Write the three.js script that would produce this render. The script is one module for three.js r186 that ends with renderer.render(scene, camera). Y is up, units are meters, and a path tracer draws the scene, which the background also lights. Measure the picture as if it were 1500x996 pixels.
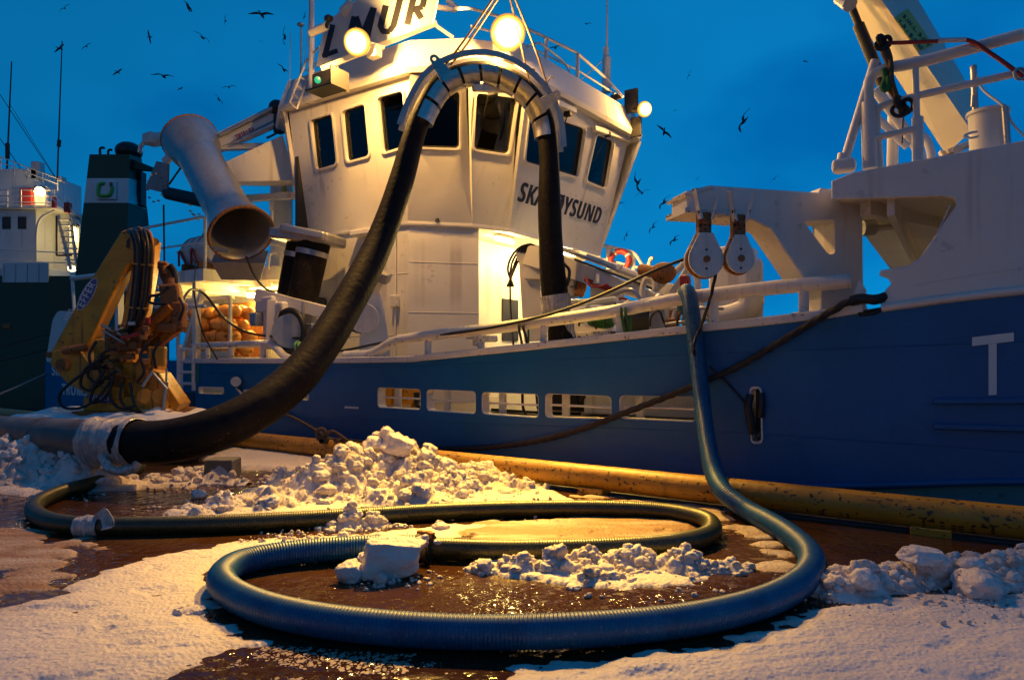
import * as THREE from 'three';
import { mergeGeometries, mergeVertices, toCreasedNormals } from 'three/addons/utils/BufferGeometryUtils.js';
import { RoundedBoxGeometry } from 'three/addons/geometries/RoundedBoxGeometry.js';
import { TextGeometry } from 'three/addons/geometries/TextGeometry.js';
import { FontLoader } from 'three/addons/loaders/FontLoader.js';

// ------------------------------------------------------------------ camera, sky, light, exposure
const W = 1500, H = 996, F = 1000, CX = 750, HY = 523, EYE = 1.5;
const scene = new THREE.Scene();
const camera = new THREE.PerspectiveCamera(2 * Math.atan(H / 2 / F) * 180 / Math.PI, W / H, 0.1, 3000);
camera.position.set(0, EYE, 0);
camera.setViewOffset(W, H, 0, -25, W, H);          // horizon a little below the middle: a shifted lens, level camera
const renderer = new THREE.WebGLRenderer({ antialias: true });
renderer.toneMapping = THREE.LinearToneMapping;
renderer.toneMappingExposure = 1.0;
renderer.shadowMap.enabled = true;
const SKYGAIN = 0.62, LAMP = 0.3;

// seeded random + noise
let seed = 12345;
const rnd = () => { seed = (seed * 1664525 + 1013904223) >>> 0; return seed / 4294967296; };
const rr = (a, b) => a + (b - a) * rnd();
const hash3 = (x, y, z) => { let h = Math.imul(x, 374761393) ^ Math.imul(y, 668265263) ^ Math.imul(z, 2147483647 - 1274126177); h = Math.imul(h ^ (h >>> 13), 1274126177); h ^= h >>> 16; return (h >>> 0) / 4294967296; };
const sm = (t) => t * t * (3 - 2 * t);
function noise(x, y, z = 0) {
  const xi = Math.floor(x), yi = Math.floor(y), zi = Math.floor(z), u = sm(x - xi), v = sm(y - yi), w = sm(z - zi);
  const l = (a, b, t) => a + (b - a) * t;
  return l(l(l(hash3(xi, yi, zi), hash3(xi + 1, yi, zi), u), l(hash3(xi, yi + 1, zi), hash3(xi + 1, yi + 1, zi), u), v),
    l(l(hash3(xi, yi, zi + 1), hash3(xi + 1, yi, zi + 1), u), l(hash3(xi, yi + 1, zi + 1), hash3(xi + 1, yi + 1, zi + 1), u), v), w) * 2 - 1;
}
const fbm = (x, y, z = 0, o = 4) => { let s = 0, a = 0.5, f = 1; for (let i = 0; i < o; i++) { s += a * noise(x * f, y * f, z * f + i * 7.3); a *= 0.5; f *= 2.03; } return s; };
const clamp = (x, a = 0, b = 1) => Math.min(b, Math.max(a, x));
const sstep = (a, b, x) => sm(clamp((x - a) / (b - a)));

{ // dusk sky: deep blue, a little lighter low down and in soft cloud
  const w = 1024, h = 512, d = new Float32Array(w * h * 4);
  for (let j = 0; j < h; j++) for (let i = 0; i < w; i++) {
    const el = ((j + 0.5) / h - 0.5) * Math.PI, az = (i / w - 0.5) * 2 * Math.PI;
    const X = Math.cos(el) * Math.cos(az), Y = Math.sin(el), Z = Math.cos(el) * Math.sin(az);
    const low = Math.exp(-Math.max(0, Y) * 2.2);
    const cl = sstep(-0.12, 0.42, fbm(X * 2.6 + 5, Y * 4.6 + 2, Z * 2.6 + 9, 5) + 0.14);
    const fine = fbm(X * 6 + 1, Y * 11, Z * 6, 3);
    const side = 0.73 + 0.30 * Math.cos(az - (-Math.PI / 2 + 0.75)); let r = 0.0, g = (0.118 + 0.17 * low) * side, b = (0.48 + 0.34 * low) * side;
    r += cl * 0.003; g += cl * 0.115 * side; b += cl * 0.17 * side;
    const k = SKYGAIN * (1 + 0.12 * fine), o = (j * w + i) * 4;
    d[o] = r * k; d[o + 1] = g * k; d[o + 2] = b * k; d[o + 3] = 1;
  }
  const t = new THREE.DataTexture(d, w, h, THREE.RGBAFormat, THREE.FloatType);
  t.mapping = THREE.EquirectangularReflectionMapping; t.magFilter = THREE.LinearFilter; t.wrapS = THREE.RepeatWrapping; t.needsUpdate = true;
  scene.background = t; scene.environment = t;
}
const sun = new THREE.DirectionalLight(new THREE.Color(1, 0.60, 0.42), 0.07);   // last faint glow of the dusk, low behind the camera, very soft
sun.position.set(-14, 9, 30); sun.target.position.set(0, 1, -8); sun.castShadow = true; sun.shadow.radius = 45;
Object.assign(sun.shadow.camera, { left: -25, right: 25, top: 20, bottom: -20, near: 1, far: 120 });
scene.add(sun, sun.target);

// ------------------------------------------------------------------ measuring helpers: a sight line through a picture point, cut by the ground, by a ship plane, or at a distance
const V = (x, y, z) => new THREE.Vector3(x, y, z);
const PX = (px, py, d) => V((px - CX) / F * d, EYE + (HY - py) / F * d, -d);
const G = (px, py, h = 0) => PX(px, py, (EYE - h) / ((py - HY) / F));
const AX = V(0.837, 0, 0.547), AN = V(0.547, 0, -0.837), HULL0 = V(0, 0, -9.1);
function S(px, py, t) {                             // ship axes: x forward, y up, z towards the quay (so z = -t)
  const u = (px - CX) / F, d = (t + 7.617) / (0.547 * u + 0.837);
  return V(d * (0.837 * u - 0.547) + 4.978, EYE + (HY - py) / F * d, -t);
}
function onPlane(px, py, o, n) {                    // sight line cut by a plane given in ship axes
  const a = S(px, py, 0), b = S(px, py, 5), k = n.dot(o.clone().sub(a)) / n.dot(b.clone().sub(a));
  return a.lerp(b, k);
}
const atY = (px, y) => null;

// ------------------------------------------------------------------ geometry helpers
function prep(g) {
  let n = g.index ? g.toNonIndexed() : g;
  if (!n.attributes.normal) n.computeVertexNormals();
  if (!n.attributes.uv) n.setAttribute('uv', new THREE.BufferAttribute(new Float32Array(n.attributes.position.count * 2), 2));
  for (const k of Object.keys(n.attributes)) if (!['position', 'normal', 'uv', 'color'].includes(k)) n.deleteAttribute(k);
  return n;
}
function uvBox(g) {                                 // uv in metres, each triangle laid on its main plane
  g = prep(g);
  const p = g.attributes.position, uv = g.attributes.uv, a = V(), b = V(), c = V();
  for (let i = 0; i < p.count; i += 3) {
    a.fromBufferAttribute(p, i); b.fromBufferAttribute(p, i + 1); c.fromBufferAttribute(p, i + 2);
    const n = b.clone().sub(a).cross(c.clone().sub(a)), x = Math.abs(n.x), y = Math.abs(n.y), z = Math.abs(n.z);
    for (let k = 0; k < 3; k++) {
      const q = [a, b, c][k];
      if (y >= x && y >= z) uv.setXY(i + k, q.x, q.z); else if (x >= z) uv.setXY(i + k, q.z, q.y); else uv.setXY(i + k, q.x, q.y);
    }
  }
  return g;
}
const flat = (l) => l.flat(Infinity).filter(Boolean);
const merge = (l, box = true) => { const a = flat([l]).map((g) => box ? uvBox(g) : prep(g)); const hasC = a.some((g) => g.attributes.color); if (hasC) for (const g of a) if (!g.attributes.color) g.setAttribute('color', new THREE.BufferAttribute(new Float32Array(g.attributes.position.count * 3).fill(1), 3)); return a.length > 1 ? mergeGeometries(a) : a[0]; };
const mv = (g, p) => { g.translate(p.x, p.y, p.z); return g; };
function box(p, sx, sy, sz, r = 0.012, ry = 0, rx = 0, rz = 0) {
  const rad = Math.min(r, sx / 2.1, sy / 2.1, sz / 2.1);
  const g = rad > 0.002 ? new RoundedBoxGeometry(sx, sy, sz, 1, rad) : new THREE.BoxGeometry(sx, sy, sz);
  g.applyMatrix4(new THREE.Matrix4().makeRotationFromEuler(new THREE.Euler(rx, ry, rz, 'YXZ')));
  return mv(g, p);
}
function orient(g, p, q, up = V(0, 1, 0)) {         // geometry along +y from 0..1 length handled by caller: centre at the middle of p-q, y axis to q
  const y = q.clone().sub(p).normalize(); let x = y.clone().cross(up); if (x.length() < 1e-3) x = y.clone().cross(V(1, 0, 0)); x.normalize();
  const z = x.clone().cross(y);
  g.applyMatrix4(new THREE.Matrix4().makeBasis(x, y, z)); const m = p.clone().lerp(q, 0.5); return mv(g, m);
}
function rod(p, q, r, r2 = r, n = 10, open = false) { return orient(new THREE.CylinderGeometry(r2, r, p.distanceTo(q), n, 1, open), p, q); }
function beam(p, q, w, h, up = V(0, 1, 0), r = 0.01) {  // w across, h along up
  const g = r > 0.002 ? new RoundedBoxGeometry(w, p.distanceTo(q), h, 1, Math.min(r, w / 2.1, h / 2.1)) : new THREE.BoxGeometry(w, p.distanceTo(q), h);
  return orient(g, p, q, up);
}
function taperBeam(p, q, w1, h1, w2, h2, up = V(0, 1, 0)) {
  const L = p.distanceTo(q), g = new THREE.BoxGeometry(1, L, 1), a = g.attributes.position;
  for (let i = 0; i < a.count; i++) { const t = a.getY(i) < 0; a.setX(i, a.getX(i) * (t ? w1 : w2)); a.setZ(i, a.getZ(i) * (t ? h1 : h2)); }
  g.computeVertexNormals(); return orient(g, p, q, up);
}
const curveOf = (pts, closed = false) => new THREE.CatmullRomCurve3(pts, closed, 'centripetal');
function tube(pts, r, seg = 0, n = 8, closed = false) { return new THREE.TubeGeometry(curveOf(pts, closed), seg || pts.length * 6, r, n, closed); }
function pipe(pts, r, n = 8) {                      // straight runs with small rounded bends
  const out = []; const B = r * 2.2;
  for (let i = 0; i < pts.length; i++) {
    if (i === 0 || i === pts.length - 1) { out.push(pts[i]); continue; }
    const a = pts[i].clone().lerp(pts[i - 1], Math.min(0.45, B / pts[i].distanceTo(pts[i - 1]))), b = pts[i].clone().lerp(pts[i + 1], Math.min(0.45, B / pts[i].distanceTo(pts[i + 1])));
    out.push(a, a.clone().lerp(b, 0.5).lerp(pts[i], 0.3), b);
  }
  const path = new THREE.CurvePath(); for (let i = 0; i + 1 < out.length; i++) path.add(new THREE.LineCurve3(out[i], out[i + 1]));
  const g = []; for (let i = 0; i + 1 < out.length; i++) g.push(rod(out[i], out[i + 1], r, r, n)); for (let i = 1; i + 1 < out.length; i++) g.push(mv(new THREE.SphereGeometry(r, n, 6), out[i]));
  return g;
}
function sweep(pts, rad, seg, n, opts = {}) {       // tube whose radius is a function (t, angle) of the length
  const c = opts.curve || curveOf(pts), fr = c.computeFrenetFrames(seg, false), P = [], N = [], U = [], I = [], L = c.getLength();
  const q = V();
  for (let i = 0; i <= seg; i++) {
    const t = i / seg; c.getPointAt(t, q);
    for (let j = 0; j <= n; j++) {
      const a = j / n * Math.PI * 2, r = rad(t, a, t * L), s = Math.sin(a), k = Math.cos(a), nb = fr.normals[i], bb = fr.binormals[i];
      P.push(q.x + r * (k * nb.x + s * bb.x), q.y + r * (k * nb.y + s * bb.y), q.z + r * (k * nb.z + s * bb.z)); U.push(t * L, j / n * (opts.circ || 0.6));
    }
  }
  for (let i = 0; i < seg; i++) for (let j = 0; j < n; j++) { const a = i * (n + 1) + j, b = a + n + 1; I.push(a, b, a + 1, b, b + 1, a + 1); }
  const g = new THREE.BufferGeometry(); g.setAttribute('position', new THREE.Float32BufferAttribute(P, 3)); g.setAttribute('uv', new THREE.Float32BufferAttribute(U, 2)); g.setIndex(I); g.computeVertexNormals();
  return g;
}
function shapeOf(pts, holes = []) { const s = new THREE.Shape(pts.map((p) => new THREE.Vector2(p[0], p[1]))); for (const h of holes) s.holes.push(h); return s; }
function roundPath(pts, r) {                        // polygon path with rounded corners
  const p = new THREE.Path(), n = pts.length, v = pts.map((q) => new THREE.Vector2(q[0], q[1]));
  for (let i = 0; i < n; i++) {
    const a = v[(i + n - 1) % n], b = v[i], c = v[(i + 1) % n], s = b.clone().add(a.clone().sub(b).setLength(Math.min(r, a.distanceTo(b) / 2.1))), e = b.clone().add(c.clone().sub(b).setLength(Math.min(r, c.distanceTo(b) / 2.1)));
    if (i === 0) p.moveTo(s.x, s.y); else p.lineTo(s.x, s.y); p.quadraticCurveTo(b.x, b.y, e.x, e.y);
  }
  p.closePath(); return p;
}
const roundShape = (pts, r) => { const s = new THREE.Shape(); s.curves = roundPath(pts, r).curves; return s; };
const extr = (s, depth, bevel = 0, cs = 6) => new THREE.ExtrudeGeometry(s, { depth, bevelEnabled: bevel > 0, bevelSize: bevel, bevelThickness: bevel, bevelSegments: 1, curveSegments: cs });
function frame(o, x, n) { x = x.clone().normalize(); n = n.clone().normalize(); const y = n.clone().cross(x).normalize(); x = y.clone().cross(n); return new THREE.Matrix4().makeBasis(x, y, n).setPosition(o); }   // flat drawing -> space
const lathe = (pr, n = 24) => new THREE.LatheGeometry(pr.map((p) => new THREE.Vector2(p[0], p[1])), n);
function prismY(poly, y0, y1) { const g = extr(shapeOf(poly), y1 - y0); g.rotateX(-Math.PI / 2); g.translate(0, y0, 0); return g; }   // poly in (x, t): t = -z
function loft(a, b) {                               // side wall between two loops of points of equal length (open strip if the loops are open)
  const P = []; for (let i = 0; i + 1 < a.length; i++) { const q = [a[i], a[i + 1], b[i + 1], a[i], b[i + 1], b[i]]; for (const p of q) P.push(p.x, p.y, p.z); }
  const g = new THREE.BufferGeometry(); g.setAttribute('position', new THREE.Float32BufferAttribute(P, 3)); g.computeVertexNormals(); return g;
}

// ------------------------------------------------------------------ materials
function tex(size, fn, metres, srgb = true, w = size) {
  const d = new Uint8Array(size * w * 4);
  for (let j = 0; j < size; j++) for (let i = 0; i < w; i++) { const c = fn(i / w, j / size), o = (j * w + i) * 4; for (let k = 0; k < 3; k++) d[o + k] = clamp(c[k]) * 255; d[o + 3] = 255; }
  const t = new THREE.DataTexture(d, w, size); t.wrapS = t.wrapT = THREE.MirroredRepeatWrapping; t.magFilter = THREE.LinearFilter; t.minFilter = THREE.LinearMipmapLinearFilter; t.generateMipmaps = true;
  if (srgb) t.colorSpace = THREE.SRGBColorSpace; const m = Array.isArray(metres) ? metres : [metres, metres]; t.repeat.set(1 / m[0], 1 / m[1]); t.needsUpdate = true; return t;
}
const srgbOf = (c) => c.map((v) => v <= 0.0031308 ? 12.92 * v : 1.055 * Math.pow(v, 1 / 2.4) - 0.055);
const mixc = (a, b, t) => a.map((v, i) => v + (b[i] - v) * t);
function paint(base, wear, o = {}) {                // painted steel: faint mottling, vertical runs, chips showing rust
  const { chips = 0.5, streak = 0.25, m = 3, mott = 0.12, size = 512, k = 1, fq = 1 } = o;
  return tex(size, (u, v) => {
    let c = base.map((x) => x * (1 + mott * fbm(u * 7 + k, v * 7, 3, 4)));
    const st = sstep(0.1, 0.55, fbm(u * 38 + k * 9, v * 2.2, 8, 3)) * sstep(-0.15, 0.4, fbm(u * 3, v * 3 + k, 1, 3));
    c = mixc(c, wear, st * streak);
    const ch = sstep(0.50 - chips * 0.16, 0.54 - chips * 0.16, fbm(u * 26 * fq + k * 3, v * 26 * fq, 5, 4) + 0.25 * fbm(u * 4 * fq, v * 4 * fq, k, 2));
    c = mixc(c, wear.map((x) => x * 0.5), ch * clamp(chips * 1.4));
    return srgbOf(c);
  }, m);
}
const grainBump = tex(256, (u, v) => { const n = 0.5 + 0.5 * fbm(u * 16, v * 16, 2, 5); return [n, n, n]; }, 0.8, false);
const plateBump = tex(512, (u, v) => { const n = 0.5 + 0.35 * fbm(u * 5, v * 5, 2, 3) + 0.05 * fbm(u * 60, v * 60, 3, 2); return [n, n, n]; }, 2.4, false);
const M = {};
const mat = (o) => new THREE.MeshStandardMaterial(o);
const rgb = (r, g, b) => new THREE.Color().setRGB(r, g, b);
const RUST = [0.16, 0.06, 0.025];
M.white = mat({ map: paint([0.70, 0.67, 0.63], RUST, { chips: 0.14, streak: 0.32, mott: 0.09 }), roughness: 0.48, bumpMap: plateBump, bumpScale: 0.012 });
M.whiteWarm = mat({ map: paint([0.70, 0.62, 0.50], RUST, { chips: 0.1, streak: 0.2, mott: 0.06, k: 13 }), roughness: 0.5 });
M.whiteWorn = mat({ map: paint([0.66, 0.63, 0.59], [0.05, 0.03, 0.025], { chips: 0.85, streak: 0.3, m: 1.2, k: 2 }), roughness: 0.5, bumpMap: grainBump, bumpScale: 0.003 });
M.whitePipe = mat({ map: paint([0.66, 0.63, 0.59], [0.06, 0.035, 0.03], { chips: 0.45, streak: 0.3, m: 1.1, k: 4 }), roughness: 0.45, bumpMap: grainBump, bumpScale: 0.002 });
M.hull = mat({ map: paint([0.0005, 0.096, 0.265], [0.012, 0.14, 0.27], { chips: 0.10, streak: 0.30, mott: 0.22, m: 4, k: 5 }), roughness: 0.5, bumpMap: plateBump, bumpScale: 0.02 });
M.hullGreen = mat({ color: rgb(0.02, 0.16, 0.14), roughness: 0.5 });
M.boot = mat({ map: paint([0.03, 0.26, 0.32], [0.02, 0.06, 0.06], { chips: 0.3, streak: 0.5, m: 2, k: 6 }), roughness: 0.6 });
M.deck = mat({ map: paint([0.16, 0.15, 0.13], RUST, { chips: 0.7, streak: 0.2, m: 1.5, k: 7 }), roughness: 0.3 });
M.yellow = mat({ map: paint([0.56, 0.245, 0.008], [0.10, 0.035, 0.012], { chips: 0.6, streak: 0.8, m: 1.3, k: 8, mott: 0.35 }), roughness: 0.45, bumpMap: grainBump, bumpScale: 0.003 });
M.railYellow = mat({ map: paint([0.38, 0.18, 0.010], [0.05, 0.02, 0.012], { chips: 0.85, streak: 0.95, m: [5.3, 3.1], k: 9, fq: 6, size: 1024, mott: 0.7 }), roughness: 0.5, bumpMap: grainBump, bumpScale: 0.006 });
M.rusty = mat({ map: paint([0.30, 0.12, 0.035], [0.03, 0.015, 0.01], { chips: 1, streak: 0.6, m: 0.6, k: 10 }), roughness: 0.65, metalness: 0.2, bumpMap: grainBump, bumpScale: 0.005 });
M.galv = mat({ map: tex(512, (u, v) => { const n = 0.5 + 0.5 * fbm(u * 22, v * 22, 1, 4), s = fbm(u * 4, v * 4, 3, 3); return srgbOf([0.36 + 0.14 * n + 0.1 * s, 0.36 + 0.13 * n + 0.09 * s, 0.36 + 0.12 * n + 0.07 * s]); }, 1.2), roughness: 0.42, metalness: 0.75 });
M.galvDull = mat({ map: M.galv.map, color: rgb(0.75, 0.70, 0.68), roughness: 0.6, metalness: 0.15 });
M.steel = mat({ map: tex(512, (u, v) => { const s = fbm(u * 3, v * 60, 3, 3), n = fbm(u * 9, v * 9, 4, 4); return srgbOf([0.50 + 0.12 * s + 0.12 * n, 0.47 + 0.11 * s + 0.11 * n, 0.43 + 0.1 * s + 0.08 * n]); }, 0.7), roughness: 0.33, metalness: 0.95, side: THREE.DoubleSide });
M.pipeBrown = mat({ map: tex(512, (u, v) => { const n = fbm(u * 9, v * 9, 1, 5), r = sstep(0.1, 0.45, fbm(u * 5, v * 5, 6, 4)); return srgbOf(mixc([0.15 + 0.06 * n, 0.12 + 0.05 * n, 0.10 + 0.04 * n], [0.10, 0.05, 0.025], r * 0.7)); }, 1.6), roughness: 0.45, metalness: 0.35, bumpMap: grainBump, bumpScale: 0.004 });
M.darkSteel = mat({ color: rgb(0.035, 0.032, 0.03), roughness: 0.5, metalness: 0.4 });
M.black = mat({ color: rgb(0.012, 0.012, 0.013), roughness: 0.5 });
M.rubber = new THREE.MeshPhysicalMaterial({ specularIntensity: 0.22,  map: tex(512, (u, v) => { const s = sstep(0.40, 0.5, fbm(u * 70, v * 70, 2, 3)) * sstep(0, 0.3, fbm(u * 5, v * 5, 1, 3)); const b = 0.010 + 0.006 * fbm(u * 12, v * 12, 5, 3); return srgbOf(mixc([b * 1.15, b * 0.9, b * 0.8], [0.17, 0.14, 0.12], s * 0.5)); }, 1.0), roughness: 0.62, bumpMap: grainBump, bumpScale: 0.006 });
M.blueHose = new THREE.MeshPhysicalMaterial({ map: tex(256, (u, v) => { const n = fbm(u * 9, v * 9, 1, 4), s = sstep(0.35, 0.5, fbm(u * 60, v * 60, 6, 2)); return srgbOf(mixc([0.006 + 0.004 * n, 0.085 + 0.04 * n, 0.19 + 0.06 * n], [0.3, 0.3, 0.3], s * 0.35)); }, 0.7), roughness: 0.45, specularIntensity: 0.7, clearcoat: 0.15, clearcoatRoughness: 0.3 });
M.oliveHose = new THREE.MeshPhysicalMaterial({ map: tex(256, (u, v) => { const n = fbm(u * 9, v * 9, 1, 4); return srgbOf([0.036 + 0.016 * n, 0.036 + 0.016 * n, 0.010 + 0.006 * n]); }, 0.7), roughness: 0.4, specularIntensity: 0.8, clearcoat: 0.25, clearcoatRoughness: 0.3 });
M.wrap = new THREE.MeshPhysicalMaterial({ map: tex(256, (u, v) => { const n = fbm(u * 30, v * 3, 1, 4); return srgbOf([0.42 + 0.25 * n, 0.38 + 0.22 * n, 0.34 + 0.18 * n]); }, 0.5), roughness: 0.25, clearcoat: 0.6, clearcoatRoughness: 0.2, bumpMap: grainBump, bumpScale: 0.02 });
M.rope = mat({ color: rgb(0.10, 0.065, 0.04), roughness: 0.9 });
M.ropeDark = mat({ color: rgb(0.03, 0.025, 0.022), roughness: 0.85 });
M.ropeGreen = mat({ color: rgb(0.03, 0.14, 0.04), roughness: 0.9 });
M.red = mat({ color: rgb(0.36, 0.025, 0.018), roughness: 0.5 });
M.orange = mat({ map: tex(128, (u, v) => { const n = fbm(u * 8, v * 8, 1, 4); return srgbOf([0.72 + 0.2 * n, 0.30 + 0.1 * n, 0.06 + 0.03 * n]); }, 0.3), roughness: 0.5 });
M.glass = new THREE.MeshPhysicalMaterial({ color: rgb(0.34, 0.36, 0.36), roughness: 0.02, transmission: 1, thickness: 0, ior: 1.5 });
M.interior = mat({ color: rgb(0.05, 0.045, 0.04), roughness: 0.8 });
M.gasket = mat({ color: rgb(0.015, 0.015, 0.015), roughness: 0.6 });
M.letter = mat({ color: rgb(0.02, 0.02, 0.025), roughness: 0.5 });
M.concrete = mat({ map: tex(512, (u, v) => { const n = fbm(u * 10, v * 10, 1, 5); return srgbOf([0.17 + 0.09 * n, 0.165 + 0.085 * n, 0.155 + 0.08 * n]); }, 2), roughness: 0.8, bumpMap: grainBump, bumpScale: 0.01 });
M.farGreen = mat({ map: paint([0.006, 0.062, 0.036], [0.03, 0.03, 0.015], { chips: 0.1, streak: 0.2, k: 11, m: 8 }), roughness: 0.6 });
M.farWhite = mat({ map: paint([0.66, 0.67, 0.66], RUST, { chips: 0.1, streak: 0.3, k: 12, m: 6 }), roughness: 0.5 });
const glow = (r, g, b, k) => mat({ color: rgb(0.02, 0.02, 0.02), emissive: rgb(r, g, b), emissiveIntensity: k, roughness: 0.4 });

// a lamp's bowl: white hot in the middle, amber towards the rim
const bowlMap = tex(64, (u, v) => { const r = 1 - v, k = Math.pow(clamp(1 - r), 1.4), c = r < 0.58 ? 1 : Math.pow(1 - (r - 0.58) / 0.42, 2.0); return srgbOf([0.05 + 0.95 * c, (0.05 + 0.95 * c) * (0.55 + 0.45 * c), (0.05 + 0.95 * c) * (0.10 + 0.9 * c * c)]); }, 1);
const bowl = (k) => mat({ color: rgb(0.02, 0.02, 0.02), emissive: rgb(1, 0.8, 0.45), emissiveIntensity: k, emissiveMap: bowlMap, roughness: 0.4 });
// ------------------------------------------------------------------ naming helpers
const names = {};
const numbered = (n) => { const k = names[n] = (names[n] ?? -1) + 1; return k ? n + '_' + String(k).padStart(3, '0') : n; };
function tag(o, label, category, group, kind) { if (label) o.userData.label = label; if (category) o.userData.category = category; if (group) o.userData.group = group; if (kind) o.userData.kind = kind; return o; }
const JOINED = new Set(['fittings', 'rails', 'board_letters', 'plate_lettering', 'ship_name', 'port_of_registry', 'crane_lettering', 'lettering', 'registration_letter', 'hull', 'emblem_mark', 'body', 'roof']);
function clusters(list) {                           // groups of geometries that touch one another
  const b = list.map((g) => { g.computeBoundingBox(); return g.boundingBox.clone().expandByScalar(0.012); }), id = list.map((_, i) => i);
  for (let i = 0; i < b.length; i++) for (let j = 0; j < i; j++) if (b[i].intersectsBox(b[j]) && id[i] !== id[j]) { const f = id[i], t = id[j]; for (let k = 0; k < id.length; k++) if (id[k] === f) id[k] = t; }
  const out = new Map(); list.forEach((g, i) => { if (!out.has(id[i])) out.set(id[i], []); out.get(id[i]).push(g); }); return [...out.values()];
}
function mesh(name, geoms, m, parent = scene, raw = false) {
  if (parent !== scene && !JOINED.has(name)) { const l = flat([geoms]); if (l.length > 1) { const c = clusters(l); if (c.length > 1) { const os = c.map((g) => mesh(name, g, m, parent, raw)); return os[0]; } geoms = l; } }
  const o = new THREE.Mesh(merge(geoms, !raw), m); o.name = parent === scene ? numbered(name) : name; o.castShadow = o.receiveShadow = true; parent.add(o); return o;
}
function thing(name, label, category, pos = V(0, 0, 0), ry = 0, group) { const o = new THREE.Group(); o.name = numbered(name); o.position.copy(pos); o.rotation.y = ry; scene.add(o); return tag(o, label, category, group); }
const font = await new FontLoader().loadAsync('fonts/droid/droid_sans_bold.typeface.json');
function letters(txt, size, depth = 0.012) { const g = new TextGeometry(txt, { font, size, depth, curveSegments: 4, bevelEnabled: false }); g.computeBoundingBox(); return g; }
function lamp(pos, cd, color, radius, parent = scene) { const l = new THREE.PointLight(color, cd * LAMP, 0, 2); l.position.copy(pos); l.castShadow = true; l.shadow.radius = radius / 0.02; l.name = 'lamp_light'; parent.add(l); return l; }
function spot(pos, aim, cd, color, radius, deg, pen, parent) { const l = new THREE.SpotLight(color, cd * LAMP, 0, deg * Math.PI / 180, pen, 2); l.position.copy(pos); l.target.position.copy(aim); l.castShadow = true; l.shadow.radius = radius / 0.02; l.name = 'lamp_light'; l.target.name = 'lamp_aim'; parent.add(l, l.target); return l; }
const SODIUM = rgb(1, 0.53, 0.13), WARM = rgb(1, 0.66, 0.20);
// ------------------------------------------------------------------ the moored fishing vessel
const ship = thing('fishing_vessel', 'blue and white fishing vessel moored along the quay with lit deck lamps', 'ship', HULL0.clone(), -Math.atan2(0.547, 0.837));
ship.updateMatrixWorld(true);
const INV = ship.matrixWorld.clone().invert();
const L = (v) => v.clone().applyMatrix4(INV);
const D = (px, py, d) => L(PX(px, py, d));          // ship axes, by distance
const toShip = (g) => g.applyMatrix4(INV);
const part = (name, geoms, m, parent = ship, label) => { const o = mesh(name, geoms, m, parent); if (label) o.userData.label = label; return o; };
function WP(px, py, o, n) { const a = PX(px, py, 1), b = PX(px, py, 2), k = n.dot(o.clone().sub(a)) / n.dot(b.clone().sub(a)); return a.lerp(b, k); }
function plate(poly, o, n, depth, holes = [], bevel = 0, r = 0) {   // outline measured on a world plane, given thickness behind it
  const x = V(0, 1, 0).cross(n).normalize(), m = frame(o, x, n), im = m.clone().invert();
  const to = (q) => { const p = WP(q[0], q[1], o, n).applyMatrix4(im); return [p.x, p.y]; };
  const s = r ? roundShape(poly.map(to), r) : shapeOf(poly.map(to));
  for (const h of holes) s.holes.push(roundPath(h.map(to), 0.04));
  const g = extr(s, depth, bevel); g.translate(0, 0, -depth); return g.applyMatrix4(m);
}
const s2 = (px, py, t = 0) => { const p = S(px, py, t); return [p.x, p.y]; };

// ---- hull side with its freeing ports
const TOP = [[285, 531], [450, 531], [600, 529], [750, 514], [900, 498], [1000, 487], [1100, 477], [1240, 461], [1300, 448], [1500, 428]].map((p) => s2(...p));
const topAt = (s) => { if (s <= TOP[0][0]) return TOP[0][1] + 0.0; for (let i = 0; i + 1 < TOP.length; i++) if (s <= TOP[i + 1][0]) { const k = (s - TOP[i][0]) / (TOP[i + 1][0] - TOP[i][0]); return TOP[i][1] + k * (TOP[i + 1][1] - TOP[i][1]); } return TOP.at(-1)[1] + (s - TOP.at(-1)[0]) * 0.06; };
const STERN = -13.5, BOW = 7.5;
const PORTS = [[[552, 567], [616, 570], [616, 601], [552, 597]], [[624, 570], [697, 573], [697, 607], [624, 602]], [[705, 574], [789, 577], [789, 613], [705, 607]], [[798, 576], [896, 580], [896, 615], [798, 612]], [[907, 579], [1020, 581], [1020, 619], [907, 614]]].map((q) => q.map((p) => s2(...p)));
const SLITS = [[[291, 566], [328, 567], [328, 578], [291, 577]], [[357, 570], [379, 572], [379, 582], [357, 580]], [[431, 574], [453, 576], [453, 587], [431, 585]]].map((q) => q.map((p) => s2(...p)));
const FAIR = [[1099, 566], [1117, 566], [1119, 650], [1101, 650]].map((p) => s2(...p));
const chine = [s2(1080, 716), s2(1290, 712), s2(1500, 707), [BOW, 0.52]];
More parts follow.
